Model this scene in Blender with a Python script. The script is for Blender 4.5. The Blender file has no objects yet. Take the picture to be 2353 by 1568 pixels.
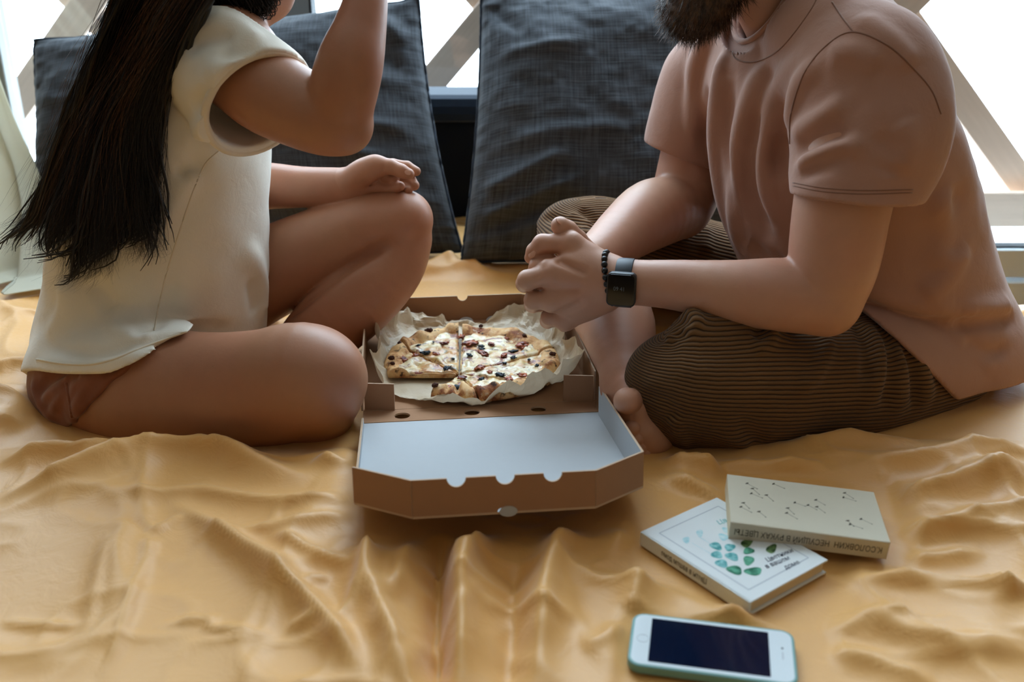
import bpy, bmesh, math, random
import numpy as np
from mathutils import Vector, Matrix, noise as mnoise
from mathutils.bvhtree import BVHTree

# ------------------------------------------------------------------ camera, light, exposure
SC = bpy.context.scene
COL = SC.collection
FPX = 2288.0; CAM_H = 0.60
PITCH = math.atan(934 / FPX); SP, CP = math.sin(PITCH), math.cos(PITCH)
cam_data = bpy.data.cameras.new('camera'); cam = bpy.data.objects.new('camera', cam_data)
COL.objects.link(cam); SC.camera = cam
cam.location = (0, 0, CAM_H); cam.rotation_euler = (math.pi / 2 - PITCH, 0, 0)
cam_data.sensor_width = 36.0; cam_data.lens = 36.0 * FPX / 2353.0
cam_data.clip_start = 0.02
cam_data.dof.use_dof = True; cam_data.dof.focus_distance = 1.34; cam_data.dof.aperture_fstop = 4.2

world = bpy.data.worlds.new('sky'); SC.world = world; world.use_nodes = True
_bg = world.node_tree.nodes['Background']
_bg.inputs[0].default_value = (0.66, 0.83, 1.0, 1); _bg.inputs[1].default_value = 9.0

def area(name, loc, rot, sx, sy, power, color, portal=False):
    l = bpy.data.lights.new(name, 'AREA'); l.shape = 'RECTANGLE'; l.size = sx; l.size_y = sy
    l.energy = power; l.color = color
    if portal: l.cycles.is_portal = True
    o = bpy.data.objects.new(name, l); COL.objects.link(o); o.location = loc; o.rotation_euler = rot
    return o
# portals guide the daylight that enters through the window behind the bed
area('window_portal', (0, 2.41, 1.28), (-math.pi / 2, 0, 0), 3.3, 3.0, 1, (1, 1, 1), True)
# added warm fill light behind the camera, no lamp is known there
area('warm_fill', (0.9, -1.7, 1.25), (math.radians(78), 0, math.radians(14)), 1.6, 1.0, 1.8, (1.0, 0.72, 0.47))

SC.view_settings.view_transform = 'Standard'; SC.view_settings.look = 'None'
SC.view_settings.exposure = 0.46; SC.view_settings.gamma = 1.0; SC.view_settings.use_curve_mapping = False
SC.cycles.max_bounces = 5; SC.cycles.diffuse_bounces = 3; SC.cycles.glossy_bounces = 3
SC.cycles.transmission_bounces = 4; SC.cycles.transparent_max_bounces = 6
SC.cycles.sample_clamp_indirect = 6.0; SC.cycles.adaptive_threshold = 0.04
SC.cycles.caustics_reflective = False; SC.cycles.caustics_refractive = False

# ------------------------------------------------------------------ measuring helpers
def ray(px, py):
    u = (px - 1176.5) / FPX; v = (784 - py) / FPX
    return np.array((u, CP + v * SP, -SP + v * CP))
def P(px, py, Y):                      # photo position + real distance -> point
    d = ray(px, py); t = Y / d[1]
    return np.array((d[0] * t, Y, CAM_H + d[2] * t))
def G(px, py, z=0.0):                  # photo position on a level surface of height z
    d = ray(px, py); t = (z - CAM_H) / d[2]
    return np.array((d[0] * t, d[1] * t, z))
def nrm(v):
    v = np.asarray(v, float); return v / (np.linalg.norm(v) + 1e-12)

_rng = np.random.default_rng(5)
_LAT = _rng.random((64, 64, 64)).astype(np.float32) * 2 - 1
def vnoise(x, y, z=0.0):
    x, y, z = np.broadcast_arrays(np.asarray(x, np.float32), np.asarray(y, np.float32), np.asarray(z, np.float32))
    xi = np.floor(x).astype(int); yi = np.floor(y).astype(int); zi = np.floor(z).astype(int)
    fx = x - xi; fy = y - yi; fz = z - zi
    fx = fx * fx * (3 - 2 * fx); fy = fy * fy * (3 - 2 * fy); fz = fz * fz * (3 - 2 * fz)
    r = 0
    for a in (0, 1):
        for b in (0, 1):
            for c in (0, 1):
                w = (fx if a else 1 - fx) * (fy if b else 1 - fy) * (fz if c else 1 - fz)
                r = r + w * _LAT[(xi + a) & 63, (yi + b) & 63, (zi + c) & 63]
    return r

def catmull(pts, n):
    pts = np.asarray(pts, float)
    if len(pts) < 3:
        t = np.linspace(0, 1, n)[:, None]; return pts[0] * (1 - t) + pts[-1] * t
    q = np.vstack([2 * pts[0] - pts[1], pts, 2 * pts[-1] - pts[-2]])
    ts = np.linspace(0, len(pts) - 1 - 1e-6, n); i = ts.astype(int); f = (ts - i)[:, None]
    a, b, c, d = q[i], q[i + 1], q[i + 2], q[i + 3]
    return 0.5 * (2 * b + (c - a) * f + (2 * a - 5 * b + 4 * c - d) * f ** 2 + (3 * b - a - 3 * c + d) * f ** 3)

# ------------------------------------------------------------------ object helpers
def np_mesh(name, V, quads, tris=None, smooth=True):
    V = np.asarray(V, np.float32); me = bpy.data.meshes.new(name)
    quads = np.asarray(quads, np.int32).reshape(-1, 4) if quads is not None and len(quads) else np.zeros((0, 4), np.int32)
    tris = np.asarray(tris, np.int32).reshape(-1, 3) if tris is not None and len(tris) else np.zeros((0, 3), np.int32)
    nl = quads.size + tris.size; nf = len(quads) + len(tris)
    me.vertices.add(len(V)); me.vertices.foreach_set('co', V.ravel())
    me.loops.add(nl); me.polygons.add(nf)
    me.loops.foreach_set('vertex_index', np.concatenate([quads.ravel(), tris.ravel()]))
    st = np.concatenate([np.arange(len(quads)) * 4, quads.size + np.arange(len(tris)) * 3]).astype(np.int32)
    me.polygons.foreach_set('loop_start', st)
    me.polygons.foreach_set('use_smooth', np.full(nf, smooth, bool))
    me.update(calc_edges=True); me.validate()
    return me
def obj(name, me, mat=None, parent=None):
    o = bpy.data.objects.new(name, me); COL.objects.link(o)
    if mat is not None: me.materials.append(mat)
    if parent is not None: o.parent = parent
    return o
def tag(o, label=None, cat=None, group=None, kind=None):
    if label: o['label'] = label
    if cat: o['category'] = cat
    if group: o['group'] = group
    if kind: o['kind'] = kind
    return o
def empty(name, label, cat, group=None):
    o = bpy.data.objects.new(name, None); COL.objects.link(o); o.empty_display_size = .05
    return tag(o, label, cat, group)
def set_origin(o, pt):
    """moves the Empty to the base of its thing while the parts keep their places"""
    o.location = tuple(float(v) for v in pt)
    for c in o.children:
        c.matrix_parent_inverse = Matrix.Translation(-Vector(o.location))
class MB:
    """collects boxes, tubes and polygons for one mesh"""
    def __init__(s): s.v = []; s.f = []
    def box(s, c, h, R=None):
        R = np.eye(3) if R is None else np.asarray(R); b = len(s.v)
        for dx in (-1, 1):
            for dy in (-1, 1):
                for dz in (-1, 1): s.v.append(np.asarray(c) + R @ (np.array((dx, dy, dz)) * h))
        for q in ((0, 1, 3, 2), (4, 6, 7, 5), (0, 4, 5, 1), (2, 3, 7, 6), (0, 2, 6, 4), (1, 5, 7, 3)): s.f.append([b + i for i in q])
        return s
    def tube(s, pts, r, n=8, closed=False):
        pts = np.asarray(pts, float); m = len(pts); b = len(s.v)
        rr = np.broadcast_to(np.asarray(r, float), (m,))
        T = np.gradient(pts, axis=0) if not closed else np.roll(pts, -1, 0) - np.roll(pts, 1, 0)
        up = np.array((0.13, 0.21, 0.97))
        for i in range(m):
            t = nrm(T[i]); a = nrm(np.cross(t, up if abs(t @ up) < .95 else (1, 0, 0))); c = np.cross(t, a)
            for j in range(n):
                w = 2 * math.pi * j / n; s.v.append(pts[i] + rr[i] * (math.cos(w) * a + math.sin(w) * c))
        for i in range(m if closed else m - 1):
            for j in range(n):
                k = (i + 1) % m
                s.f.append([b + i * n + j, b + i * n + (j + 1) % n, b + k * n + (j + 1) % n, b + k * n + j])
        if not closed:
            s.f.append([b + j for j in range(n)][::-1]); s.f.append([b + (m - 1) * n + j for j in range(n)])
        return s
    def prism(s, poly, z0, z1):
        """poly: 2D outline, counter-clockwise; extruded between z0 and z1"""
        b = len(s.v); n = len(poly)
        for z in (z0, z1):
            for p in poly: s.v.append(np.array((p[0], p[1], z)))
        s.f.append([b + i for i in range(n)][::-1]); s.f.append([b + n + i for i in range(n)])
        for i in range(n):
            j = (i + 1) % n; s.f.append([b + i, b + j, b + n + j, b + n + i])
        return s
    def poly(s, pts):
        b = len(s.v); s.v += [np.asarray(p, float) for p in pts]; s.f.append([b + i for i in range(len(pts))]); return s
    def xf(s, M, o=(0, 0, 0)):
        M = np.asarray(M); s.v = [M @ np.asarray(p) + np.asarray(o) for p in s.v]; return s
    def mesh(s, name, smooth=False):
        me = bpy.data.meshes.new(name); me.from_pydata([tuple(map(float, p)) for p in s.v], [], s.f)
        if smooth: me.polygons.foreach_set('use_smooth', [True] * len(me.polygons))
        me.update(); return me
    def build(s, name, mat, parent=None, smooth=False, bevel=0):
        o = obj(name, s.mesh(name, smooth), mat, parent)
        if bevel:
            m = o.modifiers.new('bevel', 'BEVEL'); m.width = bevel; m.segments = 2; m.limit_method = 'ANGLE'
        return o
def rotz(a):
    c, s = math.cos(a), math.sin(a); return np.array(((c, -s, 0), (s, c, 0), (0, 0, 1.)))
def frame(x, zhint):
    x = nrm(x); y = nrm(np.cross(zhint, x)); return np.stack([x, y, np.cross(x, y)], 1)

# ------------------------------------------------------------------ materials
class Mat:
    def __init__(s, name, rough=.8, spec=.3, sheen=0, sss=0):
        s.m = bpy.data.materials.new(name); s.m.use_nodes = True; s.nt = s.m.node_tree; s.N = s.nt.nodes
        s.b = s.N['Principled BSDF']; s.b.inputs['Roughness'].default_value = rough
        s.b.inputs['Specular IOR Level'].default_value = spec
        if sheen:
            s.b.inputs['Sheen Weight'].default_value = sheen; s.b.inputs['Sheen Roughness'].default_value = .5
        if sss:
            s.b.inputs['Subsurface Weight'].default_value = sss
            s.b.inputs['Subsurface Radius'].default_value = (1.0, .35, .2); s.b.inputs['Subsurface Scale'].default_value = .012
    def n(s, t, **kw):
        x = s.N.new(t)
        for k, v in kw.items(): setattr(x, k, v)
        return x
    def l(s, a, b): s.nt.links.new(a, b)
    def coord(s, kind='Object', scale=(1, 1, 1), rot=(0, 0, 0), attr=None):
        if attr: a = s.n('ShaderNodeAttribute', attribute_name=attr).outputs['Vector']
        else: a = s.n('ShaderNodeTexCoord').outputs[kind]
        mp = s.n('ShaderNodeMapping'); mp.inputs['Scale'].default_value = scale; mp.inputs['Rotation'].default_value = rot
        s.l(a, mp.inputs['Vector']); return mp.outputs[0]
    def noise(s, vec, scale, detail=3, rough=.55, dist=0):
        x = s.n('ShaderNodeTexNoise'); x.inputs['Scale'].default_value = scale; x.inputs['Detail'].default_value = detail
        x.inputs['Roughness'].default_value = rough; x.inputs['Distortion'].default_value = dist
        if vec is not None: s.l(vec, x.inputs['Vector'])
        return x.outputs['Fac']
    def ramp(s, fac, stops, interp='LINEAR'):
        x = s.n('ShaderNodeValToRGB'); e = x.color_ramp.elements; x.color_ramp.interpolation = interp
        while len(e) < len(stops): e.new(.5)
        for k, (p, c) in enumerate(stops):
            e[k].position = p; e[k].color = (c, c, c, 1) if np.isscalar(c) else (*c, 1)
        s.l(fac, x.inputs[0]); return x.outputs[0]
    def mix(s, a, b, fac, mode='MIX'):
        x = s.n('ShaderNodeMix', data_type='RGBA', blend_type=mode)
        for sock, v in ((x.inputs['Factor'], fac), (x.inputs['A'], a), (x.inputs['B'], b)):
            if isinstance(v, (tuple, list)): sock.default_value = (*v, 1)
            elif isinstance(v, (int, float)): sock.default_value = v
            else: s.l(v, sock)
        return x.outputs['Result']
    def math(s, op, a, b=0.0):
        x = s.n('ShaderNodeMath', operation=op)
        for i, v in enumerate((a, b)):
            if isinstance(v, (int, float)): x.inputs[i].default_value = v
            else: s.l(v, x.inputs[i])
        return x.outputs[0]
    def color(s, c):
        if isinstance(c, (tuple, list)): s.b.inputs['Base Color'].default_value = (*c, 1)
        else: s.l(c, s.b.inputs['Base Color'])
        return s
    def bump(s, h, strength=.3, dist=.002):
        x = s.n('ShaderNodeBump'); x.inputs['Strength'].default_value = strength; x.inputs['Distance'].default_value = dist
        s.l(h, x.inputs['Height'])
        for nd in s.N:
            pass
        prev = [l for l in s.nt.links if l.to_socket == s.b.inputs['Normal']]
        if prev:
            s.l(prev[0].from_socket, x.inputs['Normal'])
        s.l(x.outputs[0], s.b.inputs['Normal']); return s
def lin(r, g, b):
    return tuple(((c / 255) / 12.92 if c / 255 <= .04045 else ((c / 255 + .055) / 1.055) ** 2.4) for c in (r, g, b))
def plain(name, c, rough=.7, spec=.3, var=.08, scale=40, bump=0, **kw):
    m = Mat(name, rough, spec, **kw); v = m.coord()
    f = m.noise(v, scale, 3)
    m.color(m.mix(tuple(x * (1 - var) for x in c), tuple(min(1, x * (1 + var)) for x in c), f))
    if bump: m.bump(m.noise(v, scale * 6, 2), bump, .001)
    return m.m

def mat_skin(name, base, red, hairy=0):
    m = Mat(name, .47, .46); v = m.coord()
    f1 = m.ramp(m.noise(v, 9, 4), [(.35, 0), (.7, 1)]); f2 = m.ramp(m.noise(v, 55, 3), [(.4, 0), (.75, 1)])
    c = m.mix(base, red, m.math('MULTIPLY', f1, .55)); c = m.mix(c, tuple(x * .8 for x in base), m.math('MULTIPLY', f2, .25))
    sp = m.ramp(m.noise(v, 130, 1), [(.80, 0), (.84, 1)]); c = m.mix(c, tuple(x * .35 for x in base), m.math('MULTIPLY', sp, .5))
    m.color(c); m.bump(m.noise(v, 420, 2), .12, .0006); m.bump(m.noise(v, 60, 3), .12, .002)
    return m.m
def mat_jersey(name, c, sheen=.25, weave=900):
    m = Mat(name, .85, .15, sheen=sheen); v = m.coord()
    f = m.noise(v, 14, 4); m.color(m.mix(tuple(x * .93 for x in c), tuple(min(1, x * 1.06) for x in c), f))
    m.bump(m.noise(v, 38, 4, .6, .6), .25, .004); m.bump(m.noise(m.coord(scale=(1, 1, .4)), weave, 1), .2, .0006)
    return m.m
# ------------------------------------------------------------------ implicit modelling: smooth unions on a grid, turned into one closed mesh
class Field:
    def __init__(s, lo, hi, h):
        s.lo = np.asarray(lo, float); s.h = h
        s.n = np.ceil((np.asarray(hi) - s.lo) / h).astype(int) + 1
        s.ax = [(s.lo[i] + h * np.arange(s.n[i])).astype(np.float32) for i in range(3)]
        s.d = np.full(tuple(s.n), .2, np.float32)
    def _win(s, lo, hi):
        a = np.maximum(np.floor((np.asarray(lo) - s.lo) / s.h).astype(int), 0)
        b = np.minimum(np.ceil((np.asarray(hi) - s.lo) / s.h).astype(int) + 1, s.n)
        if np.any(b <= a): return None
        return tuple(slice(a[i], b[i]) for i in range(3))
    def _grid(s, w):
        return s.ax[0][w[0]][:, None, None], s.ax[1][w[1]][None, :, None], s.ax[2][w[2]][None, None, :]
    def _op(s, lo, hi, f, k, sub=False, pad=None):
        pad = (k + 6 * s.h if not sub else k + 2 * s.h) if pad is None else pad
        w = s._win(np.asarray(lo) - pad, np.asarray(hi) + pad)
        if w is None: return
        e = f(*s._grid(w)).astype(np.float32); a = s.d[w]
        if sub: a = -a
        if k > 0:
            hh = np.maximum(k - np.abs(a - e), 0) / k; r = np.minimum(a, e) - hh * hh * (k / 4)
        else: r = np.minimum(a, e)
        s.d[w] = -r if sub else r
    def cone(s, a, b, ra, rb, k=.01, sub=False):
        a = np.asarray(a, float); b = np.asarray(b, float); r = max(ra, rb); ab = b - a; L = float(ab @ ab) + 1e-12
        def f(X, Y, Z):
            t = np.clip(((X - a[0]) * ab[0] + (Y - a[1]) * ab[1] + (Z - a[2]) * ab[2]) / L, 0, 1)
            return np.sqrt((X - a[0] - ab[0] * t) ** 2 + (Y - a[1] - ab[1] * t) ** 2 + (Z - a[2] - ab[2] * t) ** 2) - (ra + (rb - ra) * t)
        s._op(np.minimum(a, b) - r, np.maximum(a, b) + r, f, k, sub)
    def chain(s, pts, k=.01, sub=False, n=None):
        """pts: (point, radius) along a limb; smoothed into many short cones"""
        c = np.array([list(p) + [r] for p, r in pts], float)
        c = catmull(c, n or (len(c) - 1) * 4 + 1)
        for i in range(len(c) - 1): s.cone(c[i][:3], c[i + 1][:3], c[i][3], c[i + 1][3], k if i == 0 else max(.002, min(k, .006)), sub)
    def ell(s, c, r, R=None, k=.01, sub=False):
        c = np.asarray(c, float); r = np.asarray(r, float); R = np.eye(3) if R is None else np.asarray(R); m = float(r.max())
        def f(X, Y, Z):
            x, y, z = X - c[0], Y - c[1], Z - c[2]
            q = [R[0, i] * x + R[1, i] * y + R[2, i] * z for i in range(3)]
            k0 = np.sqrt(sum((q[i] / r[i]) ** 2 for i in range(3))); k1 = np.sqrt(sum((q[i] / r[i] ** 2) ** 2 for i in range(3)))
            return np.where(k1 > 1e-6, k0 * (k0 - 1) / np.maximum(k1, 1e-6), -r.min())
        s._op(c - m, c + m, f, k, sub)
    def loft(s, secs, side, fwd, k=.01, cap=.05, n=24, sub=False):
        """secs: (centre, half width, half depth) up the trunk"""
        c = catmull(np.array([list(p) + [a, b] for p, a, b in secs], float), n)
        side = nrm(side); fwd = nrm(fwd); m = c[:, 3:].max() + cap; nn = np.cross(side, fwd)
        lo_, hi_ = c[0, 2], c[-1, 2]
        if hi_ < lo_: c = c[::-1]; lo_, hi_ = hi_, lo_
        def f(X, Y, Z):
            z = Z.ravel(); iz = [np.interp(z, c[:, 2], c[:, j]).astype(np.float32)[None, None, :] for j in (0, 1, 3, 4)]
            over = np.maximum(np.maximum(lo_ - Z, Z - hi_), 0)
            x, y = X - iz[0], Y - iz[1]
            qs = x * side[0] + y * side[1]; qf = x * fwd[0] + y * fwd[1]; A, B_ = iz[2], iz[3]
            k0 = np.sqrt((qs / A) ** 2 + (qf / B_) ** 2 + (over / cap) ** 2); k1 = np.sqrt((qs / A ** 2) ** 2 + (qf / B_ ** 2) ** 2 + (over / cap ** 2) ** 2)
            return k0 * (k0 - 1) / np.maximum(k1, 1e-5)
        s._op(c[:, :3].min(0) - m, c[:, :3].max(0) + m, f, k, sub)
    def cut(s, pt, n, k=.004, lo=None, hi=None):
        """removes what lies on the side of n (inside lo..hi)"""
        pt = np.asarray(pt, float); n = nrm(n)
        lo = s.lo if lo is None else lo; hi = s.lo + s.h * s.n if hi is None else hi
        w = s._win(lo, hi)
        X, Y, Z = s._grid(w); e = ((X - pt[0]) * n[0] + (Y - pt[1]) * n[1] + (Z - pt[2]) * n[2]).astype(np.float32)
        a = s.d[w]; hh = np.maximum(k - np.abs(a - e), 0) / k if k > 0 else 0
        s.d[w] = np.maximum(a, e) + (hh * hh * (k / 4) if k > 0 else 0)
    def shell(s, t=.006):
        """leaves only a cloth of thickness t"""
        s.d = np.maximum(s.d, -(s.d + t))
    def like(s):
        o = Field.__new__(Field); o.lo, o.h, o.n, o.ax = s.lo, s.h, s.n, s.ax; o.d = np.full(tuple(s.n), .2, np.float32); return o
    def join(s, o, k):
        hh = np.maximum(k - np.abs(s.d - o.d), 0) / k; s.d = np.minimum(s.d, o.d) - hh * hh * (k / 4)
    def fold(s, pts, amp, width):
        """raises (or sinks) a fold along a line in space"""
        c = catmull(np.asarray(pts, float), max(6, 5 * len(pts)))
        w = s._win(c.min(0) - 2.4 * width, c.max(0) + 2.4 * width)
        if w is None: return
        X, Y, Z = s._grid(w); best = np.full((X.shape[0], Y.shape[1], Z.shape[2]), 9., np.float32); tt = np.zeros_like(best)
        m = len(c) - 1
        for i in range(m):
            a, ab = c[i], c[i + 1] - c[i]; L = float(ab @ ab) + 1e-12
            t = np.clip(((X - a[0]) * ab[0] + (Y - a[1]) * ab[1] + (Z - a[2]) * ab[2]) / L, 0, 1)
            d = (X - a[0] - ab[0] * t) ** 2 + (Y - a[1] - ab[1] * t) ** 2 + (Z - a[2] - ab[2] * t) ** 2
            u = d < best; best = np.where(u, d, best); tt = np.where(u, (i + t) / m, tt)
        env = np.clip(np.minimum(tt, 1 - tt) * 5 + .15, 0, 1)
        s.d[w] -= (amp * env * np.exp(-best / width ** 2)).astype(np.float32)
    def folds_px(s, lines, also=()):
        for pts, a, wd in lines:
            h = []
            for p in pts:
                q = [f.hit(*p) for f in (s, *also)]; q = [x for x in q if x is not None]
                if q: h.append(min(q, key=lambda x: x[1]))
            if len(h) >= 2:
                for f in (s, *also): f.fold(h, a, wd)
    def hit(s, px, py):
        d = ray(px, py); d = d / np.linalg.norm(d); t = .5; o = np.array((0, 0, CAM_H))
        hi = s.n - 1
        while t < 2.8:
            i = np.rint((o + d * t - s.lo) / s.h).astype(int)
            if np.any(i < 0) or np.any(i > hi): t += .01; continue
            v = s.d[tuple(i)]
            if v < .0005: return o + d * t
            t += max(min(float(v) * .6, .01), .0007)
        return None
    def noise(s, amp, scale, stretch=(1, 1, 1), seed=0.0, band=.03):
        m = np.abs(s.d) < band; idx = np.nonzero(m)
        c = [s.ax[i][idx[i]] * (scale * stretch[i]) for i in range(3)]
        s.d[idx] -= amp * vnoise(c[0] + seed, c[1] + 31.7, c[2] + 11.3)
    def net(s):
        d = s.d; I = d < 0
        c = I[:-1, :-1, :-1].astype(np.int8)
        for a in (0, 1):
            for b in (0, 1):
                for e in (0, 1):
                    if a + b + e: c += I[a:I.shape[0] - 1 + a, b:I.shape[1] - 1 + b, e:I.shape[2] - 1 + e]
        act = (c > 0) & (c < 8); cells = np.argwhere(act); idx = np.full(act.shape, -1, np.int32); idx[act] = np.arange(len(cells))
        acc = np.zeros((len(cells), 3), np.float64); cnt = np.zeros(len(cells))
        ci, cj, ck = cells.T; corner = {}
        for a in (0, 1):
            for b in (0, 1):
                for e in (0, 1): corner[a, b, e] = d[ci + a, cj + b, ck + e].astype(np.float64)
        for axis in range(3):
            for u in (0, 1):
                for v in (0, 1):
                    p0 = [u, v]; p0.insert(axis, 0); p1 = [u, v]; p1.insert(axis, 1)
                    d0, d1 = corner[tuple(p0)], corner[tuple(p1)]; m = (d0 < 0) != (d1 < 0)
                    t = d0[m] / (d0[m] - d1[m]); pt = np.tile(np.array(p0, float), (m.sum(), 1)); pt[:, axis] += t
                    acc[m] += pt; cnt[m] += 1
        V = s.lo + s.h * (cells + acc / cnt[:, None])
        Q = []
        for axis in range(3):
            o1, o2 = [x for x in range(3) if x != axis]
            sl0 = [slice(1, -1)] * 3; sl0[axis] = slice(0, -1); sl1 = list(sl0); sl1[axis] = slice(1, None)
            A, B = I[tuple(sl0)], I[tuple(sl1)]
            e = np.argwhere(A != B); flip = A[tuple(e.T)]
            base = e.copy(); base[:, o1] += 1; base[:, o2] += 1
            def at(x, y):
                q = base.copy(); q[:, o1] -= x; q[:, o2] -= y; return idx[tuple(q.T)]
            q = np.stack([at(1, 1), at(0, 1), at(0, 0), at(1, 0)], 1)
            if axis == 1: flip = ~flip
            q[~flip] = q[~flip][:, ::-1]; Q.append(q)
        return V, np.concatenate(Q)
    def smooth(s, it=1):
        for _ in range(it):
            for ax in range(3):
                d = s.d; r = d.copy(); a = [slice(None)] * 3
                m, p, n = list(a), list(a), list(a); m[ax] = slice(1, -1); p[ax] = slice(0, -2); n[ax] = slice(2, None)
                r[tuple(m)] = .5 * d[tuple(m)] + .25 * (d[tuple(p)] + d[tuple(n)]); s.d = r
    def free(s): s.d = None

def bvh_hit(bvh, px, py):
    d = ray(px, py); d = Vector(d).normalized()
    r = bvh.ray_cast(Vector((0, 0, CAM_H)), d)
    return (np.array(r[0]), np.array(r[1])) if r[0] is not None else (None, None)
def seam_tube(name, field_or_bvh, px, r, mat, parent, n=40, lift=0.0):
    """a stitched seam lying on the cloth: a thin cord along a line on the surface"""
    pts = catmull(np.array(px, float), n); out = []
    for p in pts:
        if isinstance(field_or_bvh, Field): h = field_or_bvh.hit(*p)
        else: h, _ = bvh_hit(field_or_bvh, *p)
        if h is not None and (not out or np.linalg.norm(h - out[-1]) < .04): out.append(h + lift * nrm(np.array((0, 0, CAM_H)) - h))
    if len(out) > 2: return MB().tube(out, r, 6).build(name, mat, parent, True)
# ------------------------------------------------------------------ the room
M_wall = plain('painted_wall', lin(118, 100, 84), .9, .1, .04, 6, .05)
M_floor = plain('wooden_floor', lin(120, 84, 56), .5, .3, .2, 9)
M_ceil = plain('white_ceiling', lin(206, 196, 182), .95, .1, .03, 5)
M_frame = plain('white_window_frame', lin(206, 216, 220), .35, .4, .03, 20)
M_gasket = plain('black_gasket', lin(34, 36, 38), .6, .2, .05, 20)
X0, X1, Y0, Y1, Z0, Z1 = -2.05, 2.3, -2.4, 2.5, -.5, 2.95
def struct(name, mb, mat, parent=None):
    o = mb.build(name, mat, parent)
    if parent is None: o['kind'] = 'structure'
    return o
struct('floor', MB().box(((X0 + X1) / 2, (Y0 + Y1) / 2, Z0 - .05), ((X1 - X0) / 2 + .1, (Y1 - Y0) / 2 + .1, .05)), M_floor)
struct('ceiling', MB().box(((X0 + X1) / 2, (Y0 + Y1) / 2, Z1 + .05), ((X1 - X0) / 2 + .1, (Y1 - Y0) / 2 + .1, .05)), M_ceil)
def rect_wall(name, axis, at, a0, a1, hole, thick=.1):
    """a wall on the plane axis=at from a0 to a1 with one window opening (b0, b1, z0, z1)"""
    m = MB()
    def bx(p0, p1, z0, z1):
        if p1 - p0 < 1e-4 or z1 - z0 < 1e-4: return
        c = [(p0 + p1) / 2, at, (z0 + z1) / 2]; h = [(p1 - p0) / 2, thick / 2, (z1 - z0) / 2]
        if axis == 0: c[0], c[1] = c[1], c[0]; h[0], h[1] = h[1], h[0]
        m.box(c, h)
    if hole is None: bx(a0, a1, Z0, Z1)
    else:
        b0, b1, c0, c1 = hole
        bx(a0, b0, Z0, Z1); bx(b1, a1, Z0, Z1); bx(b0, b1, Z0, c0); bx(b0, b1, c1, Z1)
    return struct(name, m, M_wall)
WZ0, WZ1 = -.33, 2.80
rect_wall('wall_back', 1, Y1 + .02, X0 - .1, X1 + .1, (-1.66, 1.66, WZ0, WZ1))
rect_wall('wall_left', 0, X0, Y0, Y1, None)
rect_wall('wall_right', 0, X1, Y0, Y1, None)
rect_wall('wall_front', 1, Y0, X0, X1, None)

# the window behind the sofa: frame, mullion, panes
def glass_mat():
    m = Mat('window_glass', .02, .5); nt = m.nt
    t = m.n('ShaderNodeBsdfTransparent'); t.inputs[0].default_value = (.97, .985, .98, 1)
    g = m.n('ShaderNodeBsdfGlossy'); g.inputs['Roughness'].default_value = .03
    x = m.n('ShaderNodeMixShader'); x.inputs[0].default_value = .05
    m.l(t.outputs[0], x.inputs[1]); m.l(g.outputs[0], x.inputs[2]); m.l(x.outputs[0], m.N['Material Output'].inputs[0])
    return m.m
M_glass = glass_mat()
yF = 2.44
zr = [float(P(2330, q, yF)[2]) for q in (566, 631, 636, 700)]
win = tag(bpy.data.objects.new('window_1', None), kind='structure'); COL.objects.link(win)
def wbox(name, x0, x1, y0, y1, z0, z1, mat):
    return MB().box(((x0 + x1) / 2, (y0 + y1) / 2, (z0 + z1) / 2), ((x1 - x0) / 2, (y1 - y0) / 2, (z1 - z0) / 2)).build(name, mat, win, bevel=.004)
wbox('sash_rail', -1.66, 1.66, yF - .03, yF + .03, zr[1], zr[0], M_frame)
wbox('frame_rail', -1.66, 1.66, yF - .045, yF + .03, zr[3], zr[2], M_frame)
wbox('gasket', -1.66, 1.66, yF - .02, yF + .02, zr[0], zr[0] + .006, M_gasket)
wbox('gasket', -1.66, 1.66, yF - .06, yF + .02, WZ0, zr[3], M_gasket)
wbox('top_rail', -1.66, 1.66, yF - .03, yF + .03, WZ1 - .08, WZ1, M_frame)
xm0, xm1 = P(640, 10, yF)[0], P(716, 10, yF)[0]
M_mull = plain('grey_mullion', lin(150, 152, 148), .5, .3, .05, 20)
wbox('mullion', xm0, xm1, yF - .03, yF + .03, zr[0], WZ1 - .08, M_mull)
wbox('gasket', xm1, xm1 + .005, yF - .03, yF + .03, zr[0], WZ1 - .08, M_gasket)
xl = P(12, 100, yF)[0]
wbox('mullion', xl - .07, xl, yF - .03, yF + .03, zr[0], WZ1 - .08, M_mull)
wbox('jamb', 1.59, 1.66, yF - .03, yF + .03, zr[0], WZ1 - .08, M_frame)
wbox('jamb', -1.66, -1.59, yF - .03, yF + .03, zr[0], WZ1 - .08, M_frame)
for a, b in ((-1.59, xl - .07), (xl, xm0), (xm1 + .005, 1.59)):
    wbox('pane', a, b, yF - .003, yF + .003, zr[0], WZ1 - .08, M_glass)
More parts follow.
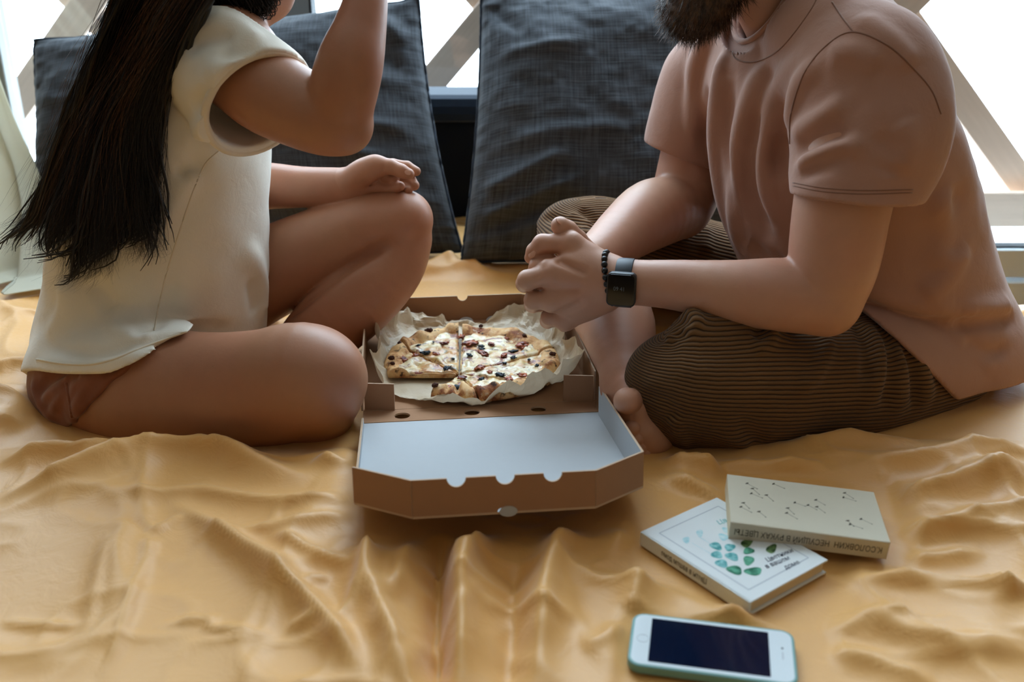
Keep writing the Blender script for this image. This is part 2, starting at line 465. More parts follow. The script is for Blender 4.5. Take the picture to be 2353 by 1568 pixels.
# ------------------------------------------------------------------ the wooden lattice outside the window
def wood_mat(name, c):
    m = Mat(name, .75, .2); v = m.coord(scale=(3, 60, 60))
    f = m.noise(v, 1.5, 4, .6, .5); m.color(m.mix(tuple(x * .72 for x in c), c, f)); m.bump(f, .3, .002)
    return m.m
M_wood = wood_mat('weathered_wood', lin(226, 200, 180))
lat = empty('lattice_screen', 'weathered brown wooden lattice of crossed diagonal planks outside the window', 'lattice')
yL = 2.72
def plank(a, b, w, y, t=.022):
    a = np.array((a[0], y, a[1])); b = np.array((b[0], y, b[1])); L = np.linalg.norm(b - a)
    R = frame(b - a, (0, 1, 0)); mb = MB().box((0, 0, 0), (L / 2, w / 2, t / 2))
    o = mb.build('plank', M_wood, lat, bevel=.003)
    R3 = np.stack([nrm(b - a), nrm(np.cross((0, 1, 0), nrm(b - a))), np.array((0, 1., 0))], 1)
    o.matrix_world = Matrix([list(map(float, R3[i])) + [float((a + b)[i] / 2)] for i in range(3)] + [[0, 0, 0, 1]])
    return o
ctr = [P(px, 22, yL) for px in (192, 1131, 2070)]
zb = P(2300, 515, yL)[2]; zt = P(2300, 436, yL)[2]
step = (ctr[2][0] - ctr[0][0]) / 2; zc = ctr[1][2]
drop = zc - (zb + zt) / 2; run = drop / 1.12
xs = [ctr[0][0] + step * i for i in (-1, 0, 1, 2, 3)]
slat_w = .078; LT_Z = zc + .62
for x in xs:
    up = (LT_Z - zc) / 1.12
    plank((x - run, (zb + zt) / 2), (x + up, LT_Z), slat_w, yL)
    plank((x + run, (zb + zt) / 2), (x - up, LT_Z), slat_w, yL + .024)
o = plank((-2.2, (zb + zt) / 2), (2.2, (zb + zt) / 2), zt - zb, yL - .026)
o.name = 'bottom_rail'
o = plank((-2.2, LT_Z), (2.2, LT_Z), .09, yL - .026); o.name = 'top_rail_board'
set_origin(lat, (0, yL, zb)); 
for c in lat.children: c.matrix_parent_inverse = Matrix.Translation(-Vector(lat.location))
# the balcony ledge that carries the lattice
struct('trim_1', MB().box((0, yL, -.42), (2.4, .2, .04)), M_wall)
for x in (-2.1, 2.1):
    MB().box((x, yL, (zb - .38) / 2), (.035, .035, (zb + .38) / 2)).build('post', M_wood, lat).matrix_parent_inverse = Matrix.Translation(-Vector(lat.location))

# ------------------------------------------------------------------ sofa back, cushions, curtain
def linen(name, dark, light, warp=.0):
    m = Mat(name, .9, .12, sheen=.15)
    u = m.coord(attr='uvw', scale=(260, 9, 1)); w = m.coord(attr='uvw', scale=(9, 260, 1))
    a = m.noise(u, 1.0, 3, .7); b = m.noise(w, 1.0, 3, .7)
    f = m.ramp(m.math('MULTIPLY', m.math('ADD', a, b), .5), [(.36, 0), (.64, 1)])
    g = m.noise(m.coord(attr='uvw', scale=(1, 1, 1)), 7, 3)
    c = m.mix(dark, light, f); c = m.mix(c, tuple(x * 1.25 for x in light), m.math('MULTIPLY', m.ramp(g, [(.5, 0), (.8, 1)]), .25))
    m.color(c); m.bump(f, .35, .0015); return m.m
M_linen = linen('charcoal_linen', lin(36, 39, 43), lin(78, 83, 90))
M_navy = plain('navy_upholstery', lin(34, 44, 58), .9, .15, .12, 60, .2, sheen=.2)
M_black = plain('black_gap_cloth', lin(30, 33, 38), .9, .1, .1, 50)

def cushion(corners, depth, label, seed, wr):
    """corners: bottom left, bottom right, top right, top left"""
    BL, BR, TR, TL = [np.asarray(c, float) for c in corners]
    n = 120; g = np.linspace(-1, 1, n); U, V = np.meshgrid(g, g, indexing='ij')
    nor = nrm(np.cross(BR - BL, TL - BL))          # towards the camera
    if nor[1] > 0: nor = -nor
    W = np.linalg.norm(BR - BL)
    # edges bow in between the corners
    u = U * (1 - .035 * (1 - V ** 2)); v = V * (1 - .045 * (1 - U ** 2))
    a, b = (u + 1) / 2, (v + 1) / 2
    base = (1 - a)[..., None] * (1 - b)[..., None] * BL + a[..., None] * (1 - b)[..., None] * BR + a[..., None] * b[..., None] * TR + (1 - a)[..., None] * b[..., None] * TL
    th = depth * np.clip(1 - np.abs(U) ** 3.2, 0, 1) ** .55 * np.clip(1 - np.abs(V) ** 3.2, 0, 1) ** .55
    sag = 1 + .16 * np.exp(-((V + .45) / .5) ** 2)
    wn = vnoise(U * 2.3 + seed, V * 2.3 + 2 * seed) * .012 + vnoise(U * 6 + V * 3 + seed, V * 7 - seed, 3.3) * .006 + vnoise(U * 14 + seed, V * 17, 7.7) * .0022
    for (x0, y0, x1, y1, am, wd) in wr:
        dx, dy = x1 - x0, y1 - y0; L = dx * dx + dy * dy
        t = np.clip(((U - x0) * dx + (V - y0) * dy) / L, 0, 1)
        d2 = (U - x0 - dx * t) ** 2 + (V - y0 - dy * t) ** 2
        wn = wn + am * np.exp(-d2 / wd ** 2) * np.clip(4 * np.minimum(t, 1 - t) + .25, 0, 1)
    edge = np.clip((1 - np.abs(U)) * 8, 0, 1) * np.clip((1 - np.abs(V)) * 8, 0, 1)
    # seam puckers
    pk = .004 * vnoise(U * 22 + seed, V * 22, 1.1) * (1 - np.clip(np.minimum(1 - np.abs(U), 1 - np.abs(V)) * 5, 0, 1))
    F = base + nor * (th * sag + wn * edge + pk)[..., None]; B = base - nor * (th * .8)[..., None]
    VV = np.concatenate([F.reshape(-1, 3), B.reshape(-1, 3)]); i = np.arange(n * n).reshape(n, n)
    q = np.stack([i[:-1, :-1], i[1:, :-1], i[1:, 1:], i[:-1, 1:]], -1).reshape(-1, 4)
    t = empty('cushion', label, 'cushion', 'large linen cushions under the window')
    me = np_mesh('cover', VV, np.concatenate([q, q[:, ::-1] + n * n]))
    at = me.attributes.new('uvw', 'FLOAT_VECTOR', 'POINT'); one = np.stack([U * W / 2 + seed, V * W / 2, 0 * U], -1).reshape(-1, 3)
    at.data.foreach_set('vector', np.concatenate([one, one]).astype(np.float32).ravel())
    o = obj('cover', me, M_linen, t)
    ring = np.concatenate([F[:, 0], F[-1, :], F[::-1, -1], F[0, ::-1]])
    MB().tube(ring[::2], .0035, 6, True).build('piping', M_navy, t, True)
    return t
cl = cushion([P(60, 652, 1.90), P(1062, 578, 1.90), P(962, -2, 2.12), P(78, 92, 2.10)], .105,
        'charcoal linen cushion behind the woman, propped under the window', 3.1,
        [(.55, .75, .95, .35, -.02, .07), (.75, .9, .95, .6, .02, .06), (.2, .1, .9, -.1, .014, .05), (.1, -.05, .85, -.35, .012, .05), (.0, -.5, .9, -.62, .016, .05), (.2, -.7, .9, -.85, -.014, .05), (.35, .35, .85, .3, .01, .05)])
cr = cushion([P(1060, 603, 1.83), P(1790, 628, 1.86), P(1720, -30, 2.10), P(1106, -8, 2.08)], .105,
        'charcoal linen cushion standing between the woman and the man', 9.4,
        [(-.9, .45, -.3, .52, .012, .05), (-.95, -.55, -.4, -.3, .016, .06), (-.9, -.8, -.3, -.62, -.018, .05), (-.8, -.2, .1, -.1, .01, .06), (-.95, .9, -.7, .6, -.014, .05), (-.9, -.72, -.35, -.5, .016, .04)])
set_origin(cl, (P(500, 600, 1.95)[0], 1.97, .0)); set_origin(cr, (P(1450, 600, 1.9)[0], 1.93, .0))

sofa = empty('sofa_back', 'dark navy sofa backrest showing between the two charcoal cushions', 'sofa')
zs = float(P(1055, 213, 2.30)[2])
MB().box((-.055, 2.27, zs / 2 - .12), (.895, .075, zs / 2 + .10)).build('backrest', M_black, sofa, bevel=.02)
MB().box((-.055, 2.262, zs - .02), (.90, .085, .03)).build('top_roll', M_navy, sofa, bevel=.022)
set_origin(sofa, (0, 2.27, -.2))

def sheer():
    m = Mat('sheer_curtain', .9, .1); v = m.coord()
    f = m.noise(v, 5, 3); c = m.mix(lin(208, 200, 172), lin(226, 222, 206), f)
    m.color(c); m.bump(m.noise(m.coord(scale=(1, 1, .2)), 60, 3), .3, .003)
    tr = m.n('ShaderNodeBsdfTranslucent'); m.l(c, tr.inputs[0]); x = m.n('ShaderNodeMixShader'); x.inputs[0].default_value = .45
    m.l(m.b.outputs[0], x.inputs[1]); m.l(tr.outputs[0], x.inputs[2]); m.l(x.outputs[0], m.N['Material Output'].inputs[0])
    return m.m
def curtain():
    nv, nu = 90, 110
    edge = catmull(np.array([P(-110, -60, 2.20), P(-20, 160, 2.12), P(45, 310, 2.02), P(95, 420, 1.92), P(125, 530, 1.82), P(140, 640, 1.74), P(150, 760, 1.68), P(160, 860, 1.66)]), nv)
    outer = edge + np.array((-.72, .02, .0)); outer[:, 0] = -1.32 + .0 * outer[:, 0]
    s = np.linspace(0, 1, nu)[None, :, None]; V = edge[:, None] * (1 - s) + outer[:, None] * s
    t = np.linspace(0, 1, nv)[:, None]; ss = s[..., 0]
    rip = .035 * np.sin(ss * 34 + 2.2 * t + 1.5 * np.sin(5 * t)) * (.35 + .9 * t) + .012 * vnoise(ss * 16, t * 6, 2.2) + .01 * vnoise(ss * 40 + 3, t * 9, 5.2)
    V[..., 1] += rip * np.clip(ss * 6, .2, 1); V[..., 0] += .3 * rip
    V[..., 2] = np.maximum(V[..., 2], .02)
    i = np.arange(nu * nv).reshape(nv, nu); q = np.stack([i[:-1, :-1], i[:-1, 1:], i[1:, 1:], i[1:, :-1]], -1).reshape(-1, 4)
    o = obj('curtain', np_mesh('curtain', V.reshape(-1, 3), q), sheer())
    m = o.modifiers.new('thick', 'SOLIDIFY'); m.thickness = .0015
    return tag(o, 'cream sheer curtain hanging at the window edge behind the woman', 'curtain')
curtain()

# ------------------------------------------------------------------ bed and bedspread
MB().box((0, .95, -.27), (1.28, .64, .22)).box((-.33, 1.88, -.27), (.95, .28, .22)).build('mattress', M_wall, None, bevel=.05)
tag(bpy.data.objects['mattress'], 'mattress carrying the rumpled mustard bedspread', 'mattress')
def bed_mat():
    m = Mat('mustard_cotton', .50, .55, sheen=.34); v = m.coord()
    f = m.noise(v, 3.5, 4); c = m.mix(lin(212, 150, 70), lin(226, 170, 92), f)
    m.color(c); m.bump(m.noise(v, 26, 4, .6, .8), .35, .004); m.bump(m.noise(v, 900, 1), .12, .0005); return m.m
FOLDS = [  # photo polyline on the bed, height, half width
    ([(395, 1160), (540, 1262), (680, 1372), (765, 1465), (840, 1568)], .017, .016),
    ([(330, 1200), (345, 1265), (312, 1380), (272, 1500), (240, 1580)], .005, .006),
    ([(250, 1250), (225, 1350), (200, 1480)], .003, .008),
    ([(0, 1148), (90, 1132), (170, 1110), (300, 1066), (400, 1046), (500, 1052), (600, 1085), (720, 1108)], .022, .024),
    ([(240, 1134), (340, 1150), (460, 1140), (600, 1160), (720, 1165), (830, 1140)], .009, .016),
    ([(0, 1068), (120, 1045), (200, 1050), (330, 1030)], .014, .018),
    ([(-40, 985), (60, 965), (130, 985), (220, 1026)], .034, .028),
    ([(-40, 930), (40, 925), (100, 945)], .02, .02),
    ([(-20, 860), (30, 850), (75, 850)], .012, .02),
    ([(0, 1432), (90, 1442), (200, 1452)], .004, .006), ([(365, 1448), (480, 1434), (492, 1452), (640, 1470)], .005, .006),
    ([(280, 1200), (340, 1240), (345, 1262)], -.005, .008), ([(345, 1240), (420, 1195)], .004, .006),
    ([(630, 1240), (720, 1282), (825, 1322)], .008, .010), ([(560, 1230), (640, 1225), (760, 1200), (840, 1190)], .007, .014),
    ([(775, 1450), (810, 1395), (840, 1310), (850, 1240)], .006, .007),
    ([(700, 1345), (760, 1338)], .005, .008), ([(660, 1445), (720, 1440)], .006, .008),
    ([(850, 1180), (845, 1290), (850, 1370), (900, 1480), (930, 1600)], .019, .020),
    ([(960, 1200), (930, 1300), (900, 1400)], .011, .016),
    ([(1015, 1230), (1010, 1330), (1005, 1450), (1010, 1600)], -.024, .014),
    ([(1060, 1250), (1045, 1340), (1060, 1450), (1050, 1600)], .018, .018),
    ([(1160, 1195), (1110, 1260), (1070, 1330), (1062, 1400)], .016, .014),
    ([(1350, 1180), (1300, 1240), (1260, 1330), (1245, 1430), (1235, 1600)], .016, .020),
    ([(1200, 1260), (1180, 1350), (1175, 1480), (1160, 1600)], -.010, .020),
    ([(1090, 1390), (1200, 1400), (1330, 1430)], .006, .010),
    ([(1400, 1180), (1440, 1260), (1470, 1340), (1430, 1450)], .014, .022),
    ([(1480, 1100), (1560, 1120), (1640, 1150), (1680, 1160)], .014, .018),
    ([(1500, 1060), (1600, 1085), (1760, 1092), (1900, 1085)], .016, .018),
    ([(1850, 1040), (2000, 1010), (2200, 985), (2380, 990)], .022, .028),
    ([(1940, 1090), (2100, 1075), (2250, 1040), (2380, 1040)], .013, .020),
    ([(2050, 1170), (2150, 1150), (2260, 1110), (2390, 1080)], .018, .022),
    ([(2060, 1250), (2160, 1230), (2300, 1190), (2390, 1180)], .012, .018),
    ([(1950, 1350), (2100, 1340), (2250, 1360), (2390, 1375)], .009, .014),
    ([(2000, 1290), (2120, 1290), (2260, 1270)], .008, .014),
    ([(1960, 1420), (2060, 1470), (2200, 1500), (2380, 1490)], .011, .022),
    ([(1880, 1500), (2000, 1530), (2150, 1580)], .009, .016), ([(2240, 1330), (2340, 1390)], .006, .010),
    ([(2250, 880), (2300, 860), (2380, 820)], .016, .022), ([(2270, 930), (2330, 915), (2400, 900)], .014, .016),
    ([(1340, 1500), (1400, 1470), (1430, 1440)], .006, .014), ([(1900, 1470), (1990, 1440), (2100, 1430)], .006, .014),
    ([(960, 640), (1010, 615), (1060, 612)], .012, .035), ([(940, 670), (1040, 660), (1180, 655)], .016, .022),
    ([(1000, 600), (1080, 625), (1170, 640)], .008, .024), ([(1080, 615), (1130, 650)], .008, .015),
    ([(760, 1010), (800, 1030), (830, 1060)], .014, .02), ([(720, 1060), (790, 1075), (825, 1050)], .012, .016),
]
def bedspread():
    hx = .0048; xs = np.arange(-1.30, 1.3001, hx); ys = np.arange(.33, 2.2001, hx)
    X, Y = np.meshgrid(xs, ys, indexing='ij')
    wx = X + .05 * vnoise(X * 4, Y * 4, 1.7); wy = Y + .05 * vnoise(X * 4 + 9, Y * 4, 4.1)
    Z = .007 * vnoise(X * 3.1, Y * 3.1, .7) + .0032 * vnoise(wx * 9, wy * 12, 2.9)
    r = 1 - np.abs(vnoise(wx * 6.5 + 3, wy * 8, 8.2)); Z += .008 * r ** 5
    r = 1 - np.abs(vnoise(wx * 15 + 7, wy * 17, 9.2)); Z += .0034 * r ** 7
    vx = X + .09 * vnoise(X * 5 + 2, Y * 5, 6.6); vy = Y + .09 * vnoise(X * 5, Y * 5 + 8, 3.3)
    r = 1 - np.abs(vnoise(vx * 5 + vy * 3 + 11, vy * 5 - vx * 2, 5.4)); Z += .009 * r ** 9
    for pts, a, w in FOLDS:
        c = catmull(np.array([G(*p)[:2] for p in pts]), 6 * len(pts))
        i0, i1 = np.searchsorted(xs, [c[:, 0].min() - 3 * w, c[:, 0].max() + 3 * w]); j0, j1 = np.searchsorted(ys, [c[:, 1].min() - 3 * w, c[:, 1].max() + 3 * w])
        if i1 <= i0 or j1 <= j0: continue
        x, y = X[i0:i1, j0:j1], Y[i0:i1, j0:j1]; best = np.full(x.shape, 9.); tt = np.zeros_like(best); m = len(c) - 1
        wob = .12 * w * vnoise(x * 40, y * 40, w * 99)
        for k in range(m):
            ax, ay = c[k]; dx, dy = c[k + 1] - c[k]; L = dx * dx + dy * dy + 1e-12
            t = np.clip(((x - ax) * dx + (y - ay) * dy) / L, 0, 1)
            d = np.hypot(x - ax - dx * t, y - ay - dy * t) + wob; u = d < best; best = np.where(u, d, best); tt = np.where(u, (k + t) / m, tt)
        env = np.clip(np.minimum(tt, 1 - tt) * 4.5 + .05, 0, 1)
        Z[i0:i1, j0:j1] += a * 1.45 * env * np.exp(-np.abs(best / (w * .85)) ** 1.35)
    # lies flat where things rest on it, dips under the seated people
    def flat(cx, cy, rx, ry, z, ang=0, soft=.25):
        c, s = math.cos(ang), math.sin(ang); u = ((X - cx) * c + (Y - cy) * s) / rx; v = (-(X - cx) * s + (Y - cy) * c) / ry
        q = np.clip((np.maximum(np.abs(u), np.abs(v)) - 1) / soft, 0, 1); q = q * q * (3 - 2 * q)
        return Z * q + np.minimum(Z, z) * (1 - q)
    for a in FLATS: Z = flat(*a)
    # hangs over the mattress edges
    e = np.maximum(np.abs(X) - 1.22, 0) + np.maximum(.40 - Y, 0); Z -= np.minimum(e * 1.5, .1)
    e = np.clip((X - .64) / .03, 0, 1) * np.clip((Y - 1.615) / .05, 0, 1); Z = Z - .42 * e
    i = np.arange(X.size).reshape(X.shape); q = np.stack([i[:-1, :-1], i[1:, :-1], i[1:, 1:], i[:-1, 1:]], -1).reshape(-1, 4)
    o = obj('bedspread', np_mesh('bedspread', np.stack([X, Y, Z], -1).reshape(-1, 3), q), bed_mat())
    return tag(o, 'rumpled mustard cotton bedspread spread over the whole bed', 'bedspread')
FLATS = [(-.05, 1.38, .175, .19, -.002, .11), (-.01, 1.08, .17, .16, .0005, .11), (.19, .71, .085, .05, -.001, -.2), (.235, .88, .10, .085, -.001, -.5), (.33, .95, .09, .08, .003, -.2),
         (-.42, 1.30, .22, .16, -.012, 0, .35), (-.10, 1.65, .13, .12, -.004, 0, .5), (.50, 1.32, .32, .16, -.012, 0, .35)]
bedspread()
# ------------------------------------------------------------------ heads (shared builder; the photograph cuts them off above the chin)
def head(F, c, f, up, sc=1.0, nk=.02):
    """c: centre of the skull, f: where the face looks, up: crown"""
    f = nrm(f); up = nrm(up - f * (up @ f)); s = np.cross(f, up)
    R = np.stack([s, f, up], 1); at = lambda x, y, z: np.asarray(c) + R @ (np.array((x, y, z)) * sc)
    F.ell(at(0, -.012, .03), (.074 * sc, .094 * sc, .088 * sc), R, .01)
    F.ell(at(0, .03, -.035), (.058 * sc, .062 * sc, .075 * sc), R, .03)
    F.ell(at(0, .052, -.092), (.034 * sc, .034 * sc, .028 * sc), R, .035)            # chin
    for q in (-1, 1):
        F.cone(at(q * .052, .005, -.06), at(q * .03, .05, -.095), .024 * sc, .02 * sc, .03)   # jaw
        F.ell(at(q * .045, .062, -.03), (.022 * sc, .016 * sc, .018 * sc), R, .02)    # cheek
        F.ell(at(q * .032, .092, .002), (.017 * sc, .014 * sc, .011 * sc), R, .012, True)  # eye socket
        F.ell(at(q * .032, .078, .002), (.0125 * sc,) * 3, R, .002)                   # eyeball
        F.cone(at(q * .018, .094, .018), at(q * .048, .082, .018), .006 * sc, .005 * sc, .012)  # brow
        F.ell(at(q * .078, -.012, -.005), (.008 * sc, .018 * sc, .031 * sc), R, .008)  # ear
        F.ell(at(q * .012, .104, -.036), (.009 * sc, .009 * sc, .007 * sc), R, .006)  # nostril
    F.cone(at(0, .091, .008), at(0, .112, -.034), .008 * sc, .0115 * sc, .012)       # nose
    F.cone(at(-.018, .086, -.062), at(.018, .086, -.062), .006 * sc, .006 * sc, .008)  # lips
    F.cone(at(-.015, .084, -.072), at(.015, .084, -.072), .0065 * sc, .0065 * sc, .007)
    F.cone(at(-.02, .094, -.067), at(.02, .094, -.067), .002, .002, .003, True)
    return at
def finger(F, pts, radii, k0=.006):
    for i in range(len(pts) - 1): F.cone(pts[i], pts[i + 1], radii[i], radii[i + 1], k0 if i == 0 else .003)
def join_meshes(parts):
    V = []; Q = []; b = 0
    for v, q in parts: V.append(v); Q.append(q + b); b += len(v)
    return np.concatenate(V), np.concatenate(Q)

# ------------------------------------------------------------------ the woman
M_skinW = mat_skin('tan_skin', lin(172, 122, 92), lin(168, 104, 78))
M_skinM = mat_skin('fair_skin', lin(192, 146, 120), lin(186, 122, 100))
M_white = mat_jersey('cream_jersey', lin(232, 225, 210))
M_pink = mat_jersey('dusty_pink_jersey', lin(172, 130, 112))
M_hem = mat_jersey('cream_hem', lin(228, 216, 194))
def velvet():
    m = Mat('rust_velvet', .75, .15, sheen=.25); v = m.coord()
    m.color(m.mix(lin(104, 56, 38), lin(150, 92, 64), m.noise(v, 26, 4))); m.bump(m.noise(v, 30, 3), .3, .003); return m.m
M_velvet = velvet()
M_nail = plain('finger_nail', lin(204, 156, 134), .35, .5, .05, 60)

woman = empty('person', 'person with long dark hair, cream t-shirt and rust shorts, one arm raised', 'person', 'people on the bed')
WF = nrm((.92, .38, 0)); WS = np.array((WF[1], -WF[0], 0))       # forward, her right side (towards the camera)
up = np.array((0, 0, 1.))
B = Field((-.80, 1.02, -.03), (-.02, 1.72, .86), .003)
pel = P(255, 800, 1.40)
B.ell(pel, (.10, .13, .10), frame(WF, up), .02)
waist = P(265, 640, 1.41); chest = P(350, 330, 1.41); shR = P(530, 128, 1.275); shL = shR - WS * .30 + WF * .01; nb = P(480, 15, 1.41)
B.loft([(pel, .14, .10), (waist, .115, .085), (chest, .135, .095), (P(425, 150, 1.41), .13, .075)], WS, WF, .03, .05, 14)
B.cone(shR, shL, .05, .05, .04); B.chain([(P(440, 80, 1.41), .06), (nb, .047), (P(510, -60, 1.40), .045)], .03)
# right leg: thigh flat on the bed towards the camera, calf folded under
kR = P(752, 878, 1.175)
B.chain([(P(218, 880, 1.30), .080), (P(330, 898, 1.245), .087), (P(480, 905, 1.215), .081), (P(610, 893, 1.19), .076), (P(700, 872, 1.178), .071), (P(762, 884, 1.172), .036)], .03)
B.ell(P(725, 870, 1.17), (.062, .055, .064), None, .02)
B.ell(P(768, 862, 1.165), (.030, .030, .034), None, .02)          # kneecap
aR = np.array((kR[0] - .27, 1.30, .036))
B.chain([(P(735, 915, 1.185), .052), (P(690, 955, 1.215), .053), (kR * .45 * (1, 1, 0) + aR * .55 * (1, 1, 0) + (0, -.01, .046), .048), (aR, .034)], .012)
B.chain([(aR, .034), (aR + (-.05, .05, -.003), .032), (aR + (-.07, .11, -.010), .022), (aR + (-.08, .15, -.016), .014)], .02)
# left leg: knee raised
B.chain([(P(330, 800, 1.50), .088), (P(470, 705, 1.51), .080), (P(610, 632, 1.505), .071), (P(740, 572, 1.495), .063), (P(850, 525, 1.485), .056), (P(915, 512, 1.48), .046)], .03)
B.ell(P(925, 508, 1.478), (.040, .045, .044), None, .02)
B.ell(P(945, 500, 1.47), (.026, .03, .028), None, .02)            # kneecap
aL = P(655, 862, 1.46)
B.chain([(P(936, 548, 1.472), .038), (P(905, 612, 1.462), .046), (P(842, 672, 1.450), .056), (P(760, 744, 1.442), .056), (P(692, 806, 1.45), .045), (aL, .030)], .004)
cp = [B.hit(*p) for p in ((893, 552), (850, 580), (800, 615), (750, 652), (700, 695), (664, 730))]
B.fold([p for p in cp if p is not None], -.013, .009)
fd = nrm((.8, -.25, -.22))
B.chain([(aL + (-.02, 0, -.01), .030), (aL + fd * .06, .030), (aL + fd * .12, .024), (aL + fd * .165, .014)], .02)
for j in range(5):
    t0 = aL + fd * .145 + np.array((.25, .8, 0)) * (j - 2) * .015; B.cone(t0, t0 + fd * .035, .009, .008, .006)
# right arm: raised to the mouth
el = P(790, 290, 1.20); wr = P(842, -35, 1.245)
B.chain([(shR, .054), (P(606, 204, 1.245), .051), (P(690, 250, 1.222), .0455), (P(757, 276, 1.205), .041), (P(792, 288, 1.20), .032)], .03)
B.ell(P(803, 300, 1.198), (.015, .018, .014), None, .022)
B.chain([(P(782, 262, 1.198), .034), (P(790, 205, 1.195), .0375), (P(806, 140, 1.2), .036), (P(826, 70, 1.215), .029), (P(840, 5, 1.23), .0235), (wr, .0215)], .012)
# hand of the raised arm, closed near the lips
hd = nrm(P(800, -150, 1.30) - wr); B.ell(wr + hd * .05, (.030, .020, .045), frame(np.array((1, .3, 0)), hd), .02)
for j in range(4):
    b0 = wr + hd * .085 + np.array((.022 - .015 * j, .012 * j - .02, 0)); p1 = b0 + hd * .03 + np.array((-.02, 0, .0)); p2 = p1 + np.array((-.03, 0, -.004)); p3 = p2 + np.array((-.014, 0, -.018))
    finger(B, [b0, p1, p2, p3], [.0095, .0085, .008, .007])
finger(B, [wr + hd * .03 + np.array((-.02, -.01, 0)), wr + hd * .06 + np.array((-.045, -.012, 0)), wr + hd * .085 + np.array((-.062, -.01, 0))], [.013, .0105, .0085])
# left arm, forearm to the wrist
wl = P(790, 428, 1.492)
B.chain([(shL, .052), (shL * .5 + P(500, 440, 1.60) * .5, .045), (P(505, 440, 1.59), .038)], .03)
B.chain([(P(505, 440, 1.59), .038), (P(600, 428, 1.545), .0355), (P(690, 430, 1.515), .030), (P(760, 428, 1.497), .0262), (wl, .0245), (P(815, 420, 1.49), .022)], .01)
headc = P(555, -205, 1.36); fW = nrm((.86, -.05, -.30))
wat = head(B, headc, fW, np.array((.25, 0, 1.)), .98)
B.cone(nb, headc + np.array((-.03, .01, -.06)), .047, .05, .03)
bv, bq = B.net()
# the left hand, resting palm up on the knee: built finer
H = Field((-.40, 1.40, .20), (-.10, 1.56, .42), .0013)
YH = 1.485
H.chain([(P(740, 428, 1.502), .0245), (P(775, 428, 1.495), .0240), (P(800, 424, 1.49), .0235)], .01)
pm = [P(800, 425, 1.49), P(832, 418, 1.49), P(862, 410, 1.492)]
H.chain([(pm[0], .0215), (pm[1], .021), (pm[2], .0175)], .01)
H.cone(P(808, 440, 1.488), P(868, 428, 1.49), .017, .0125, .012)      # heel of the little-finger side
H.chain([(P(812, 408, 1.476), .0175), (P(842, 392, 1.468), .0175), (P(866, 382, 1.466), .0135)], .012)   # ball of the thumb
finger(H, [P(864, 380, 1.466), P(896, 383, 1.462), P(922, 393, 1.458), P(940, 400, 1.456)], [.0128, .0112, .0102, .0080], .01)  # thumb
finger(H, [P(866, 384, 1.497), P(902, 380, 1.498), P(935, 384, 1.494), P(956, 394, 1.488)], [.0112, .0098, .0088, .0072])       # index
finger(H, [P(872, 404, 1.494), P(912, 404, 1.496), P(943, 416, 1.490), P(952, 426, 1.480)], [.011, .0098, .0090, .0078])       # middle
finger(H, [P(872, 418, 1.490), P(908, 424, 1.492), P(930, 433, 1.482), P(937, 437, 1.474)], [.0105, .0092, .0082, .0074])     # ring
finger(H, [P(866, 430, 1.482), P(893, 433, 1.478), P(912, 430, 1.468), P(920, 428, 1.462)], [.0098, .0084, .0078, .0072])     # little
finger(H, [P(888, 406, 1.478), P(905, 410, 1.474)], [.0095, .009], .004)
H.cone(P(858, 400, 1.462), P(842, 424, 1.468), .0012, .0012, .004, True)   # palm creases
H.cone(P(838, 430, 1.474), P(866, 418, 1.468), .0011, .0011, .004, True)
hv, hq = H.net(); H.free()
V, Q = join_meshes([(bv, bq), (hv, hq)])
o = obj('body', np_mesh('body', V, Q), M_skinW, woman)
nl = MB(); nc = P(937, 397, 1.447); 
M_ = frame(nrm(P(948, 402, 1.45) - P(925, 393, 1.45)), np.array((-.1, -1., .5)))
n = 12
for s_ in (0, 1):
    pass
ring = [nc + M_ @ np.array((.0050 * math.cos(a), .0034 * math.sin(a), 0)) for a in np.linspace(0, 2 * math.pi, n, endpoint=False)]
nl.v += ring + [nc + M_ @ np.array((0, 0, .0010))]; nl.f += [[i, (i + 1) % n, n] for i in range(n)]
nl.build('thumb_nail', M_nail, o, True)

# shirt
S = Field((-.80, 1.08, -.01), (-.12, 1.68, .66), .003)
secs = [(P(352, 960, 1.40), .155, .165), (P(347, 850, 1.40), .158, .168), (P(348, 760, 1.40), .158, .169), (P(360, 640, 1.40), .152, .160), (P(374, 480, 1.40), .150, .151),
        (P(404, 330, 1.405), .150, .131), (P(428, 190, 1.41), .148, .105), (P(446, 90, 1.41), .12, .085)]
S.loft(secs, WS, WF, .01, .03, 30)
S.chain([(shR + (0, 0, .004), .062), (P(470, 70, 1.34), .062), (P(455, 35, 1.41), .066), (shL, .062)], .05)
E_ = S.like()
slA, slB = P(500, 130, 1.305), P(612, 258, 1.225)
E_.chain([(slA, .080), (P(556, 190, 1.262), .0765), (slB, .072), (P(640, 285, 1.21), .070)], .02)
sl2 = shL - WS * .10 + np.array((.03, 0, -.07)); E_.cone(shL, sl2, .066, .068, .02)
